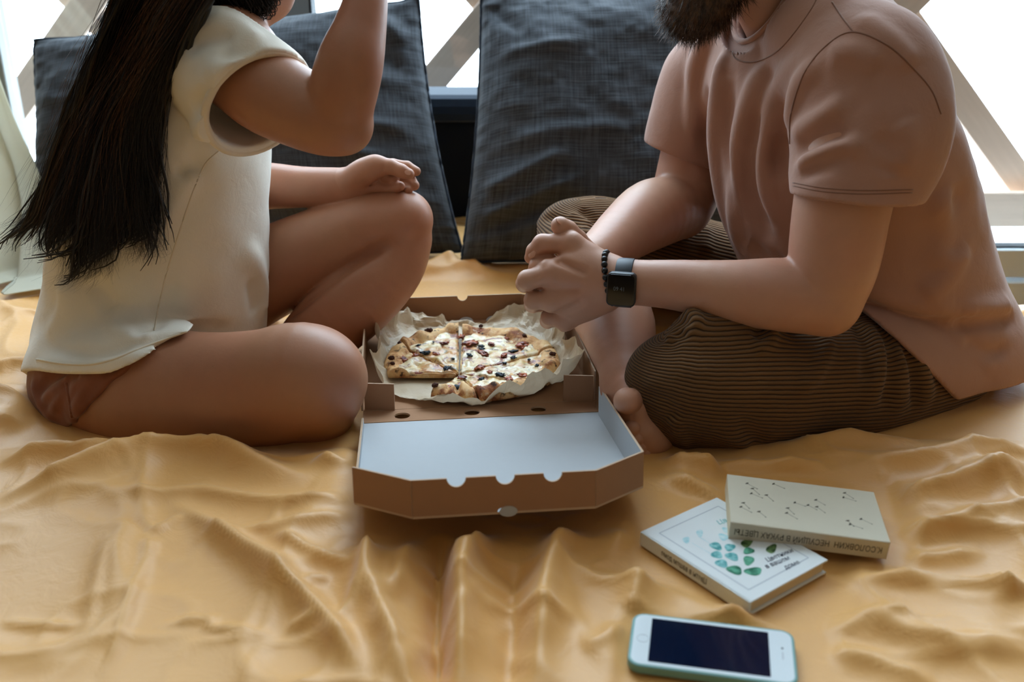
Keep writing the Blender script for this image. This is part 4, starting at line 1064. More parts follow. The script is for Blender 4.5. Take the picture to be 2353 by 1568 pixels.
for gl in GUIDES:
    ys = [hair_Y(*p, None) for p in gl]; good = [y for y in ys if y is not None]; base = good[0] if good else 1.30
    for i in range(len(gl)):
        if ys[i] is None: ys[i] = base if i < 3 else ys[i - 1] + .015
        ys[i] = min(ys[i], 1.36)
    ys[0] = ys[1]; ys = np.array(ys); ys = np.convolve(np.pad(ys, 1, mode='edge'), (.25, .5, .25), 'valid'); ys = np.minimum(ys, np.array(ys)) - .020
    sx_ = -.045 + .012 * len(GU); hd_ = [wat(sx_, -.080, .075), wat(sx_ * 1.1, -.112, .0), wat(sx_ * 1.1, -.112, -.06)]
    GU.append(catmull(np.array(hd_ + [P(p[0], p[1], y) for p, y in zip(gl, ys)]), 30))
GU = np.array(GU)
def hair_set(n, spread, wave, r0, r1, seed, tipvar=.06, loose=0):
    g = np.random.default_rng(seed); u = g.random(n) * (len(GU) - 1); gap = (u > 6) & (u < 7); u = np.where(gap, np.where(u < 6.5, 6 - .9 * g.random(n), 7 + .9 * g.random(n)), u); i = u.astype(int); f = (u - i)[:, None, None]
    C = GU[i] * (1 - f) + GU[np.minimum(i + 1, len(GU) - 1)] * f
    t = np.linspace(0, 1, C.shape[1])[None, :, None]
    off = np.clip(g.normal(size=(n, 1, 3)), -1.7, 1.7) * np.array((spread * .8, spread * .9, spread * .4)); C = C + off * (.35 + .9 * t)
    # clumps: neighbours gather towards the tips
    cl = (np.floor(u * 3.2)).astype(int); g2 = np.random.default_rng(seed + 1); co = g2.normal(size=(cl.max() + 2, 1, 3)) * np.array((.016, .006, .016)); C = C + co[cl] * t ** 2; C = C + (C.mean(0) * 0 + 0)
    ph = g.random((n, 1)) * 6.28; fr = 2.2 + g.random((n, 1)) * 2.5; tt = t[..., 0]
    C[..., 0] += wave * np.sin(fr * 6.28 * tt + ph) * tt; C[..., 1] += wave * .8 * np.cos(fr * 5.1 * tt + ph) * tt
    kk = np.clip((tt - .70) / .30, 0, 1) ** 2; fl = g2.normal(size=cl.max() + 2)[cl][:, None] + .25 * g.normal(size=(n, 1)); up_ = np.abs(g2.normal(size=cl.max() + 2))[cl][:, None]
    C[..., 0] += (-.022 - .020 * fl) * kk; C[..., 2] += (.018 * up_) * kk * np.clip((tt - .82) / .18, 0, 1)
    lc = g2.random(cl.max() + 2)[cl][:, None]; cut = 1 - (.6 * lc + .4 * g.random((n, 1))) * tipvar * 4; k = (np.linspace(0, 1, C.shape[1])[None] * cut * (C.shape[1] - 1)); k0 = np.minimum(k.astype(int), C.shape[1] - 2); kf = (k - k0)[..., None]
    idx = np.arange(n)[:, None]; C = C[idx, k0] * (1 - kf) + C[idx, k0 + 1] * kf
    if loose:
        dirn = g.normal(size=(n, 1, 3)) * np.array((1, .6, .5)); dirn[..., 0] -= .5; C = C + dirn * loose * t ** 2
    return C, r0 + g.random(n) * (r1 - r0)
C, R = hair_set(360, .0065, .008, .0026, .0050, 21, .07); C[..., 1] += .004
hair = strands('hair', C, R, M_hair, woman, 5); hair['label'] = 'long dark brown hair falling down the back'
C, R = hair_set(4200, .010, .009, .00028, .00050, 22, .07); strands('hair_strands', C, R, M_hair, hair)
C, R = hair_set(380, .013, .009, .00022, .00036, 23, .10, .022); C[..., 0] -= .008; strands('loose_strands', C, R, M_hair2, hair)
# hair on the head itself
def scalp(at, n, seed, keep, length, R=.0011, droop=1.0):
    g = np.random.default_rng(seed); out = []
    while len(out) < n:
        v = nrm(g.normal(size=3)); v = np.array((v[0], v[1], v[2]))
        if not keep(v): continue
        p = np.array((v[0] * .078, -.012 + v[1] * .098, .03 + v[2] * .092)); q = []
        d = nrm(np.array((v[0] * .6, -.55 + v[1] * .2, v[2] * .5 - .3)))
        for t in np.linspace(0, 1, 8):
            x = p + d * length * t * .6 + np.array((0, -.3, -droop)) * length * t * t * .8; x = x - np.array((0, -.012, .03)); r_ = math.sqrt((x[0] / .081) ** 2 + (x[1] / .101) ** 2 + (max(x[2], -.02) / .095) ** 2)
            if r_ < 1: x = x / max(r_, .3)
            q.append(at(*(x + np.array((0, -.012, .03)))))
        out.append(q)
    return np.array(out)
keep = lambda v: (v[2] > -.15 and v[1] < .55) or (v[1] < -.1 and v[2] > -.6)
C = scalp(wat, 1500, 4, keep, .07); strands('head_hair', C, np.full(len(C), .0016), M_hair, hair)
# hair from the head forward of the neck down to the shoulder
GF = np.array([catmull(np.array([wat(.060, yy, .082), wat(.082, yy, .02), wat(.088, yy - .004, -.05), P(b_, c_, 1.285), P(b_ - d_, c_ + 12, 1.29)]), 18) for yy, b_, c_, d_ in ((.052, 622, 2, 18), (.035, 605, 10, 22), (.018, 585, 14, 24), (.0, 555, 4, 20), (-.02, 525, -8, 16), (-.045, 480, -14, 20), (-.07, 445, -14, 16))])
u = rg.random(900) * (len(GF) - 1); i = u.astype(int); f = (u - i)[:, None, None]
C = GF[i] * (1 - f) + GF[i + 1] * f + rg.normal(size=(900, 1, 3)) * .006; strands('side_hair', C, .0005 + .0011 * rg.random(900), M_hair, hair)
# a few single hairs lying over the shirt
fly = []
for ln in ([(430, 20), (405, 110), (388, 220), (372, 300), (338, 335)], [(420, 40), (395, 150), (380, 240)], [(350, 300), (352, 420), (330, 520)], [(340, 220), (372, 330), (366, 420)], [(345, 480), (352, 540), (335, 600)]):
    for q in range(3):
        pp = []
        for p in ln: pp.append(P(p[0] + rg.normal() * 3, p[1], (hair_Y(*p, 1.28) or 1.28) - .006))
        fly.append(catmull(np.array(pp), 26))
strands('stray_hairs', np.array(fly), np.full(len(fly), .00032), M_hair, hair)

# beard
g = np.random.default_rng(9); C = []
bm = Field((.10, 1.24, .36), (.46, 1.60, .76), .0035)
bAt = lambda x, y, z: mat_(x, y, z)
for q in (-1, 1): bm.chain([(bAt(q * .072, -.005, -.04), .012), (bAt(q * .060, .028, -.085), .022), (bAt(q * .030, .066, -.118), .028), (bAt(0, .078, -.128), .030)], .02)
bm.ell(bAt(0, .07, -.118), (.045, .04, .036), None, .02); bm.cone(bAt(-.022, .098, -.05), bAt(.022, .098, -.05), .009, .009, .012)
for q in (-1, 1): bm.cone(bAt(q * .02, .098, -.05), bAt(q * .032, .078, -.09), .009, .012, .012)
bv2, bq2 = bm.net(); bm.free()
beard = obj('beard', np_mesh('beard', bv2, bq2), M_beard, man); beard['label'] = 'full dark brown beard'
nV = len(bv2); cen = bv2.mean(0); sel = g.integers(0, nV, 9000); p0 = bv2[sel]; out = p0 - cen; out /= np.linalg.norm(out, axis=1, keepdims=True)
down = np.array((-.25, -.05, -1.)); d = out * .6 + down * .7 + g.normal(size=out.shape) * .35; d /= np.linalg.norm(d, axis=1, keepdims=True)
L = (.008 + .012 * g.random(len(sel)))[:, None]; bend = g.normal(size=d.shape) * .004 + np.array((0, 0, -.003))
C = np.stack([p0 - out * .003 + d * L * t + bend * t * t for t in np.linspace(0, 1, 5)], 1)
strands('beard_strands', C, .00022 + .00022 * g.random(len(sel)), M_beard, beard)
keepM = lambda v: (v[2] > .05 and v[1] < .5) or (v[1] < -.2 and v[2] > -.5)
C = scalp(mat_, 1400, 14, keepM, .05, droop=.2); hm = strands('hair', C, np.full(len(C), .0017), M_beard, man)
# forearm hair of the near arm
C = []
for q in range(420):
    x = 1475 + g.random() * 330; h, nn_ = bvh_hit(BVHTree.FromPolygons([(0, 0, 0)] * 3, [(0, 1, 2)]), 0, 0) if False else (None, None)
    t = (x - 1475) / 330; yy = 604 + 22 * math.sin(t * 3.14) * .5 + g.random() * 8; p = P(x, yy, 1.205 - .04 * t); d = np.array((-.6, 0, .8)) + g.normal(size=3) * .45
    C.append([p + nrm(d) * (.010 + .006 * g.random()) * s_ + np.array((-.003, 0, -.002)) * s_ * s_ for s_ in np.linspace(0, 1, 4)])
strands('forearm_hair', np.array(C), np.full(len(C), .00013), M_beard, mbody)
set_origin(woman, (P(250, 900, 1.35)[0], 1.38, 0)); set_origin(man, (P(2100, 900, 1.3)[0], 1.40, 0))
# ------------------------------------------------------------------ pizza box
from mathutils.geometry import tessellate_polygon
def kraft(name, c, v_=.1):
    m = Mat(name, .85, .15); v = m.coord(); f = m.noise(v, 60, 4); g = m.noise(m.coord(scale=(1, 14, 14)), 60, 2)
    col = m.mix(tuple(x * (1 - v_) for x in c), c, f); m.color(m.mix(col, tuple(x * .9 for x in c), m.math('MULTIPLY', g, .3))); m.bump(f, .12, .001); return m.m
M_kraft = kraft('brown_cardboard', lin(166, 126, 96)); M_liner = kraft('white_cardboard', lin(180, 183, 186), .04); M_edge = kraft('cardboard_edge', lin(196, 168, 142))
M_dark = plain('dark_hole', lin(20, 16, 14), .9, .05)
def plate(name, outer, holes, O, U, Vv, t, parent, front=M_kraft, back=M_kraft, edge=M_edge):
    """a cardboard panel: outline (and holes) in its own plane, thickness t behind the front side (U x V is the front)"""
    O, U, Vv = np.asarray(O, float), nrm(U), nrm(Vv); N_ = np.cross(U, Vv)
    loops = [outer] + list(holes); flat = [p for l in loops for p in l]; n = len(flat)
    tris = tessellate_polygon([[Vector((p[0], p[1], 0)) for p in l] for l in loops])
    vs = [tuple(O + U * p[0] + Vv * p[1]) for p in flat] + [tuple(O + U * p[0] + Vv * p[1] - N_ * t) for p in flat]
    fs = []; mi = []
    for a, b, c in tris:
        A, B_, C_ = (np.array(flat[i]) for i in (a, b, c)); cr = (B_[0] - A[0]) * (C_[1] - A[1]) - (B_[1] - A[1]) * (C_[0] - A[0])
        if cr < 0: b, c = c, b
        fs.append((a, b, c)); mi.append(0); fs.append((n + a, n + c, n + b)); mi.append(1)
    k = 0
    for l in loops:
        for i in range(len(l)): a, b = k + i, k + (i + 1) % len(l); fs.append((a, n + a, n + b, b)); mi.append(2)
        k += len(l)
    me = bpy.data.meshes.new(name); me.from_pydata(vs, [], fs)
    for m in (front, back, edge): me.materials.append(m)
    me.polygons.foreach_set('material_index', mi); me.update()
    bm = bmesh.new(); bm.from_mesh(me); bmesh.ops.recalc_face_normals(bm, faces=bm.faces); bm.to_mesh(me); bm.free()
    o = bpy.data.objects.new(name, me); COL.objects.link(o); o.parent = parent; return o
def arc(cx, cy, r, a0, a1, n=10, sy=1.0): return [(cx + r * math.cos(a), cy + sy * r * math.sin(a)) for a in np.linspace(a0, a1, n)]
box = empty('pizza_box', 'open brown cardboard pizza box with its white-lined lid folded towards the viewer', 'pizza box')
BR = rotz(math.radians(6.3)); BO = np.array((-.044, 1.222, .004)); HW, D, CX, CY, WH, T = .157, .325, .062, .046, .043, .0025
bx = lambda x, y, z=0.0: BO + BR @ np.array((x, y, z)); bd = lambda x, y, z=0.0: BR @ np.array((x, y, z))
plate('base_panel', [(-HW, 0), (HW, 0), (HW, D - CY), (HW - CX, D), (-HW + CX, D), (-HW, D - CY)], [], bx(0, 0, T), bd(1, 0), bd(0, 1), T, box)
def wall(name, p0, p1, h=WH, notch=(), foot=(), lean=.0, front=M_kraft, back=M_kraft, z=T, base=None):
    """upright strip from p0 to p1 (box plan), seen from its front side; round notches in the top edge"""
    p0, p1 = np.array(p0, float), np.array(p1, float); L = np.linalg.norm(p1 - p0); d = (p1 - p0) / L
    out = [(0, 0), (L, 0), (L, h)]
    for c, r in sorted(notch, reverse=True): out += arc(c * L, h, r, 0, -math.pi, 12)
    out.append((0, h))
    U = bd(d[0], d[1]); nrm_in = np.array((-d[1], d[0])); Vv = nrm(bd(nrm_in[0] * lean, nrm_in[1] * lean, 1))
    return plate(name, out, [], bx(p0[0], p0[1], z), U, Vv, T, box, front, back)
wall('back_wall', (-HW + CX, D), (HW - CX, D), notch=[(.49, .0085)])
wall('corner_wall', (-HW, D - CY), (-HW + CX, D)); wall('corner_wall', (HW - CX, D), (HW, D - CY))
wall('side_wall', (-HW, 0), (-HW, D - CY)); wall('side_wall', (HW, D - CY), (HW, 0))
wall('front_flap', (-HW + .002, .004), (-HW + .042, -.003), lean=.05, h=.038); wall('front_flap', (HW - .042, .001), (HW - .002, -.006), lean=.05, h=.038)
for c in (-.045, 0.003, .048):
    plate('locking_tab', arc(0, 0, .012, 0, math.pi, 14, .72), [], bx(c, D - .008, T + .0006), bd(1, 0), nrm(bd(0, .72, .7)), .001, box, M_liner, M_liner)
# front wall lying flat, with three round vents
plate('front_panel', [(-HW, -.036), (HW, -.036), (HW, -.001), (-HW, -.001)], [arc(c, -.020, .0105, 2 * math.pi, 2 * math.pi / 20, 20, .85) for c in (-.105, -.012, .078)], bx(0, 0, T), bd(1, 0), bd(0, 1), T, box, M_kraft)
# lid, its front end resting a little higher on the rumpled cover
LD, RISE = .300, .040
tl = math.atan2(RISE, LD); ly = lambda y: (-.038 - y * math.cos(tl)); lz = lambda y: T + y * math.sin(tl)
LO = bx(0, -.038, T); LU = bd(1, 0); LV = nrm(bd(0, -math.cos(tl), math.sin(tl))); LN = nrm(np.cross(LV, LU)) * 1.0
LN = LN if LN[2] > 0 else -LN
lid = plate('lid', [(-HW, 0), (HW, 0), (HW, -(LD - CY)), (HW - CX, -LD), (-HW + CX, -LD), (-HW, -(LD - CY))][::-1], [], LO, LU, -LV, T, box, M_liner, M_kraft)
def lid_wall(name, p0, p1, notch=(), h=.040, lean=0.0, hole=None):
    p0, p1 = np.array(p0, float), np.array(p1, float); L = np.linalg.norm(p1 - p0); d = (p1 - p0) / L
    out = [(0, 0)]
    if hole: out += arc(hole[0] * L, 0, hole[1], math.pi, 0, 12, .6)
    out += [(L, 0), (L, h)]
    for c, r in sorted(notch, reverse=True): out += arc(c * L, h, r, 0, -math.pi, 12)
    out.append((0, h)); U = LU * d[0] + LV * d[1]
    inn = nrm(np.cross(LN, U)); inn = inn if True else inn
    w = plate(name, out, [], LO + LU * p0[0] + LV * p0[1], U, nrm(LN + inn * lean), T, lid, M_kraft, M_liner); return w
lid_wall('lid_front_wall', (-HW + CX, LD), (HW - CX, LD), [(.24, .0098), (.505, .0098), (.765, .0098)], hole=(.505, .0088))
lid_wall('lid_corner_wall', (-HW, LD - CY), (-HW + CX - .001, LD)); lid_wall('lid_corner_wall', (HW - CX + .001, LD), (HW, LD - CY))
lid_wall('lid_side_wall', (HW, LD - CY), (HW, .012)); lid_wall('lid_side_wall', (-HW, .012), (-HW, LD - CY), h=.012)
plate('lid_tab', arc(0, 0, .0095, 0, 2 * math.pi * 19 / 20, 20, .62), [], LO + LV * (LD + .0012) + LU * .0035 + LN * .0005, LU, nrm(LN), .0012, lid, M_liner, M_liner)
set_origin(box, tuple(bx(0, .1))); 

# ------------------------------------------------------------------ baking paper
def paper_mat():
    m = Mat('baking_paper', .42, .45); v = m.coord(); f = m.noise(v, 30, 4)
    c = m.mix(lin(190, 166, 134), lin(222, 206, 180), f); m.color(c); m.bump(m.noise(v, 90, 3, .6, .5), .25, .002)
    t = m.n('ShaderNodeBsdfTranslucent'); m.l(c, t.inputs[0]); x = m.n('ShaderNodeMixShader'); x.inputs[0].default_value = .22
    m.l(m.b.outputs[0], x.inputs[1]); m.l(t.outputs[0], x.inputs[2]); m.l(x.outputs[0], m.N['Material Output'].inputs[0]); return m.m
def paper():
    nt, nr = 190, 46; th = np.linspace(0, 2 * math.pi, nt, endpoint=False)[:, None]; r = np.linspace(0, 1, nr)[None] ** .75
    c, s = np.cos(th), np.sin(th); px, py = .150, .165; bk0 = np.exp(-((np.mod(th, 2 * math.pi) - 1.62) / .5) ** 2)
    edge = 1 / np.maximum(np.abs(c) / px, np.abs(s) / py); cham = .212 / (np.abs(c) + np.abs(s) + 1e-9) * 1.22; edge = np.minimum(edge, cham)
    wob = 1 + .05 * vnoise(c * 3 + 5, s * 3, 2.2) - .12 * bk0 - .12 * np.exp(-((np.mod(th - 4.05 + math.pi, 2 * math.pi) - math.pi) / .35) ** 2)
    R_ = r * edge * 1.0; X = R_ * c; Y = R_ * s
    rho = r * np.ones_like(th)
    bk = np.exp(-((np.mod(th, 2 * math.pi) - 1.62) / .62) ** 2); side = (.036 * np.clip(np.abs(c) * 1.4 - .1, 0, 1) + .012 * np.clip(s, 0, 1) + .006) * (1 - .8 * bk)
    ang = np.mod(th, 2 * math.pi); fr = np.exp(-((ang - 5.15) / .55) ** 2); side = side + .016 * fr
    low = np.exp(-((ang - 4.0) / .38) ** 2); side = side * (1 - .92 * low)
    k = np.clip((rho - .80) / .20, 0, 1); Z = side * k ** 1.3
    cr = np.clip((rho - .66) / .3, 0, 1) * (1 - .7 * low)
    n1 = 1 - 2 * np.abs(vnoise(X * 34 + 3, Y * 34, 1.3)); n2 = 1 - 2 * np.abs(vnoise(X * 80, Y * 80 + 4, 2.3))
    Z = Z + cr * (.010 * n1 + .0045 * n2) + .0008 * vnoise(X * 60, Y * 60, 3) * (1 - k)
    sh = cr * .010; X = X * wob ** k + sh * vnoise(X * 40, Y * 40, 9.1) - .012 * c * k * np.clip(rho - .9, 0, .1) * 10; Y = Y * wob ** k + sh * vnoise(X * 40 + 7, Y * 40, 5.1)
    X = np.clip(X, -HW + .004, HW - .004); Z = np.maximum(Z, 0) + .0062 - .003
    V = np.stack([X, Y + .150, Z], -1).reshape(-1, 3) @ BR.T + BO
    i = np.arange(nt * nr).reshape(nt, nr); j = np.roll(i, -1, 0)
    q = np.stack([i[:, :-1], i[:, 1:], j[:, 1:], j[:, :-1]], -1).reshape(-1, 4)
    o = obj('baking_paper', np_mesh('baking_paper', V, q, smooth=False), paper_mat())
    return tag(o, 'crumpled tan baking paper lining the pizza box under the pizza', 'paper')
paper()

# ------------------------------------------------------------------ pizza, in seven slices
def crust_mat():
    m = Mat('pizza_crust', .7, .25); v = m.coord(); a = m.noise(v, 28, 4, .6); b = m.noise(v, 75, 3, .6)
    c = m.mix(lin(222, 184, 132), lin(188, 126, 72), m.ramp(a, [(.4, 0), (.62, 1)])); c = m.mix(c, lin(120, 62, 32), m.ramp(a, [(.52, 0), (.63, .95)]))
    c = m.mix(c, lin(38, 24, 20), m.ramp(b, [(.57, 0), (.66, .9)])); c = m.mix(c, lin(238, 222, 190), m.math('MULTIPLY', m.ramp(b, [(.30, 1), (.42, 0)]), .5))
    m.color(c); m.bump(b, .4, .003); return m.m
def cheese_mat():
    m = Mat('melted_cheese', .35, .5); v = m.coord(); a = m.noise(v, 46, 4, .6, .8); b = m.noise(v, 40, 5, .62, .8); d = m.noise(v, 75, 3); e = m.noise(v, 26, 4, .6, .5)
    c = m.mix(lin(214, 184, 124), lin(232, 222, 196), m.ramp(a, [(.40, 0), (.60, 1)])); c = m.mix(c, lin(196, 132, 68), m.ramp(e, [(.47, 0), (.60, .9)]))
    c = m.mix(c, lin(126, 56, 54), m.ramp(b, [(.55, 0), (.61, .9)])); c = m.mix(c, lin(96, 124, 116), m.ramp(d, [(.60, 0), (.72, .65)]))
    m.color(c); m.bump(a, .5, .004); m.bump(d, .3, .002); return m.m
M_crust, M_cheese = crust_mat(), cheese_mat()
M_herb = plain('dark_baked_herb', lin(38, 46, 54), .6, .3, .4, 200)
def meat_mat():
    m = Mat('browned_salami', .4, .45); v = m.coord(); a = m.noise(v, 80, 3); m.color(m.mix(lin(96, 36, 30), lin(190, 104, 66), m.ramp(a, [(.4, 0), (.62, 1)]))); m.bump(a, .4, .003); return m.m
M_meat = meat_mat()
PC = G(1056, 862, .018); PC[2] = BO[2] + .0085; PR = .129
pz = PC.copy()
center = G(1088, 838, .012)[:2]             # middle of the disc
cutsdeg = [92, 133, 181, 240, 291, 341, 391, 452]
PITS = []
slices = []
def slice_r(a): 
    """distance from the meeting point of the cuts to the rim, along angle a"""
    d = np.stack([np.cos(a), np.sin(a)], -1); o = PC[:2] - center; b = d @ o; c = o @ o - PR ** 2
    return -b + np.sqrt(np.maximum(b * b - c, 1e-6))
LBL = {0: 'pizza slice with a burst charred crust bubble, beside the long cut towards the back wall', 1: 'pizza slice at the left rim, bordering the empty wedge at its back',
       3: 'front pizza slice bordering the empty wedge with its bare rounded crust end', 4: 'front pizza slice at the notch in the rim, partly covered by curled paper', 5: 'pizza slice whose rim points to the bare foot',
       6: 'pizza slice with the largest dark red salami piece near its crust'}
names = {}
for si in range(7):
    if si == 2: continue
    a0, a1 = math.radians(cutsdeg[si] + .9), math.radians(cutsdeg[si + 1] - .9)
    na, nr = 34, 44; A = np.linspace(a0, a1, na)[:, None]; t = np.linspace(.02, 1, nr)[None]
    Rm = slice_r(np.linspace(a0, a1, na))[:, None] * (1 + .025 * vnoise(np.cos(A) * 5, np.sin(A) * 5, 6.1))
    off = .0035 if si in (0, 1) else .0; mid = (a0 + a1) / 2
    rr = t * Rm; X = PC[0] + off * math.cos(mid) + rr * np.cos(A); Y = PC[1] + off * math.sin(mid) + rr * np.sin(A)
    w = .017 + .005 * vnoise(np.cos(A) * 6 + 2, np.sin(A) * 6, 1.1); u = (Rm - rr) / w                 # 0 at the rim, 1 at the inner foot of the crust
    dome = np.where(u < 2, np.sqrt(np.clip(1 - (u - .95) ** 2 / 1.02, 0, 1)), 0); hgt = .015 + .007 * vnoise(np.cos(A) * 9, np.sin(A) * 9, 3.7)
    top = np.maximum(.0065 + .0016 * vnoise(X * 90, Y * 90, 4.2), dome * hgt + .002 * vnoise(X * 120, Y * 120, 2.2) * (dome > 0))
    top = np.where(t > .995, .003, top)
    if si == 3: top = top - .001
    bot = np.zeros_like(top)
    Vt = np.stack([X, Y, PC[2] + top], -1); Vb = np.stack([X, Y, PC[2] + bot], -1); V = np.concatenate([Vt.reshape(-1, 3), Vb.reshape(-1, 3)])
    i = np.arange(na * nr).reshape(na, nr); q = [np.stack([i[:-1, :-1], i[:-1, 1:], i[1:, 1:], i[1:, :-1]], -1).reshape(-1, 4)]; q.append(q[0][:, ::-1] + na * nr)
    for ring, fl in ((i[0], 0), (i[-1], 1), (i[:, 0], 1), (i[:, -1], 0)):
        s_ = np.stack([ring[:-1], ring[1:], ring[1:] + na * nr, ring[:-1] + na * nr], -1); q.append(s_ if fl else s_[:, ::-1])
    sl = empty('pizza_slice', LBL[si], 'pizza slice', 'slices of the opened pizza')
    cb = obj('crust', np_mesh('crust', V, np.concatenate(q)), M_crust, sl)
    # melted cheese, ending raggedly at the crust
    tc = np.linspace(.03, 1, 40)[None]; rim = (Rm - .015 + .007 * vnoise(np.cos(A) * 11, np.sin(A) * 11, 8.8)) ; rc = tc * rim
    inset = np.clip(np.minimum(A - a0, a1 - A) * rc / .003, 0, 1)
    Xc = PC[0] + off * math.cos(mid) + rc * np.cos(A); Yc = PC[1] + off * math.sin(mid) + rc * np.sin(A)
    zc_ = .0072 + .0030 * vnoise(Xc * 75, Yc * 75, 1.5) + .0022 * vnoise(Xc * 160, Yc * 160, 5.5) + .0015; zc_ = zc_ * (.55 + .45 * inset) + .002 * np.clip((tc - .93) / .07, 0, 1) - .004 * (tc > .985)
    Vc = np.stack([Xc, Yc, PC[2] + zc_], -1).reshape(-1, 3); k = np.arange(na * 40).reshape(na, 40); qc = np.stack([k[:-1, :-1], k[:-1, 1:], k[1:, 1:], k[1:, :-1]], -1).reshape(-1, 4)
    ch = obj('cheese', np_mesh('cheese', Vc, qc), M_cheese, sl); m = ch.modifiers.new('thick', 'SOLIDIFY'); m.thickness = .003; m.offset = -1
    slices.append((cutsdeg[si], cutsdeg[si + 1], sl))
def lump(name, c, rx, ry, rz, ang, mat, parent, seed, rough=.35):
    bm = bmesh.new(); bmesh.ops.create_icosphere(bm, subdivisions=3, radius=1)
    Rm_ = rotz(ang)
    for v in bm.verts:
        p = np.array(v.co); k = 1 + rough * (mnoise.noise(Vector(p * 1.9) + Vector((seed, seed * 2, 0))) + .6 * mnoise.noise(Vector(p * 4.5) + Vector((seed, 3, seed)))); v.co = Vector(np.asarray(c) + Rm_ @ (p * k * np.array((rx, ry, rz))))
    me = bpy.data.meshes.new(name); bm.to_mesh(me); bm.free(); me.polygons.foreach_set('use_smooth', [True] * len(me.polygons))
    return obj(name, me, mat, parent)
def on_slice(px, py, rim=.022):
    g_ = G(px, py, PC[2] + .008); a = math.degrees(math.atan2(g_[1] - PC[1], g_[0] - PC[0])) % 360
    ar = math.radians(a); lim = float(slice_r(np.array([ar]))[0]) - rim; rr_ = math.hypot(g_[0] - PC[0], g_[1] - PC[1])
    if rr_ > lim: g_[0] = PC[0] + lim * math.cos(ar); g_[1] = PC[1] + lim * math.sin(ar)
    for lo, hi, sl in slices:
        if lo <= a < hi or lo <= a + 360 < hi: return g_, sl
    return g_, slices[-1][2]
for n_, (px, py, s_) in enumerate([(978, 814, 1.5), (1028, 850, 1.5), (1105, 799, 1.1), (1108, 806, .9), (1078, 819, 1.1), (1180, 811, 1.3), (1179, 825, 1.1), (1150, 865, 1.4), (1107, 875, 1.1), (1051, 894, 1.5), (1011, 906, 1.0), (1111, 902, 1.2), (1127, 900, 1.4), (1234, 843, .9), (1041, 828, .7), (961, 797, .8), (996, 790, .5), (1160, 838, .7), (1215, 830, .6)]):
    g_, sl = on_slice(px, py); lump('herb_leaf', g_ + (0, 0, .0026), .0044 * s_, .0030 * s_, .0012 * s_, n_ * 1.3, M_herb, sl, n_ * .77, 1.0)
for n_, (px, py, s_) in enumerate([(1022, 791, 1.2), (954, 819, 1.1), (925, 828, 1.8), (1003, 816, 1.0), (1082, 790, 2.2), (1060, 776, 1.4), (1109, 814, 1.8), (1205, 793, 2.6), (1104, 847, 1.5), (1170, 875, 1.6), (1200, 864, 1.4), (1096, 905, 1.6), (1158, 819, 1.2), (1129, 793, 1.2), (1124, 857, 1.0), (1018, 910, 1.0), (1105, 765, 1.2), (1160, 780, 1.0), (1062, 870, 1.3)]):
    g_, sl = on_slice(px, py); lump('salami_piece', g_ + (0, 0, .0016), .0050 * s_, .0034 * s_, .0012 + .0005 * s_, 1.2 if n_ == 7 else n_ * .9, M_meat, sl, n_ * 1.37, .9)
# scorched blisters on the rim
M_char = plain('charred_blister', lin(70, 40, 28), .8, .2, .5, 120)
for n_, (px, py, s_) in enumerate([(985, 770, 1.7), (975, 778, 1.0), (918, 800, 1.2), (885, 832, 1.3), (1105, 760, 1.0), (1205, 783, 1.2), (1270, 825, 1.4), (965, 922, 1.3), (1295, 835, 1.0), (880, 845, 1.0)]):
    g_, sl = on_slice(px, py, .010); lump('blister', g_ + (0, 0, .008), .0036 * s_, .0028 * s_, .0024 * s_, n_, M_char, sl, n_ * 2.1, .4)
for lo, hi, sl in slices: 
    a = math.radians((lo + hi) / 2); set_origin(sl, (PC[0] + .06 * math.cos(a), PC[1] + .06 * math.sin(a), PC[2]))

# ------------------------------------------------------------------ books
def text(body, size, M, O, mat, parent, name='lettering', sx=1.0, align='LEFT', shear=0, extr=.00008, fit=0):
    cu = bpy.data.curves.new(name, 'FONT'); cu.body = body; cu.size = size; cu.align_x = align; cu.extrude = extr; cu.shear = shear; cu.materials.append(mat)
    o = bpy.data.objects.new(name, cu); COL.objects.link(o)
    if fit:
        bpy.context.view_layer.update(); sx = fit / max(o.dimensions.x, 1e-4)
    M = np.asarray(M) * np.array((sx, 1, 1)); o.matrix_world = Matrix([list(map(float, M[i])) + [float(O[i])] for i in range(3)] + [[0, 0, 0, 1]])
    bpy.context.view_layer.update(); dg = bpy.context.evaluated_depsgraph_get(); me = bpy.data.meshes.new_from_object(o.evaluated_get(dg)); me.transform(o.matrix_world)
    bpy.data.objects.remove(o); me.materials.clear(); return obj(name, me, mat, parent)
M_ink = plain('grey_ink', lin(62, 66, 84), .8, .1, .05); M_ink2 = plain('dark_grey_ink', lin(70, 64, 56), .8, .1, .05)
M_pages = Mat('page_edges', .9, .1); _v = M_pages.coord(scale=(1, 1, 900)); M_pages.color(M_pages.mix(lin(206, 186, 152), lin(228, 212, 182), M_pages.noise(_v, 1.2, 2))); M_pages = M_pages.m
M_cover1 = plain('white_book_cover', lin(222, 226, 226), .4, .4, .03, 30); M_cover2 = plain('cream_book_cover', lin(204, 196, 176), .75, .2, .04, 40)
M_line = plain('pale_grey_line', lin(168, 174, 182), .6, .2)
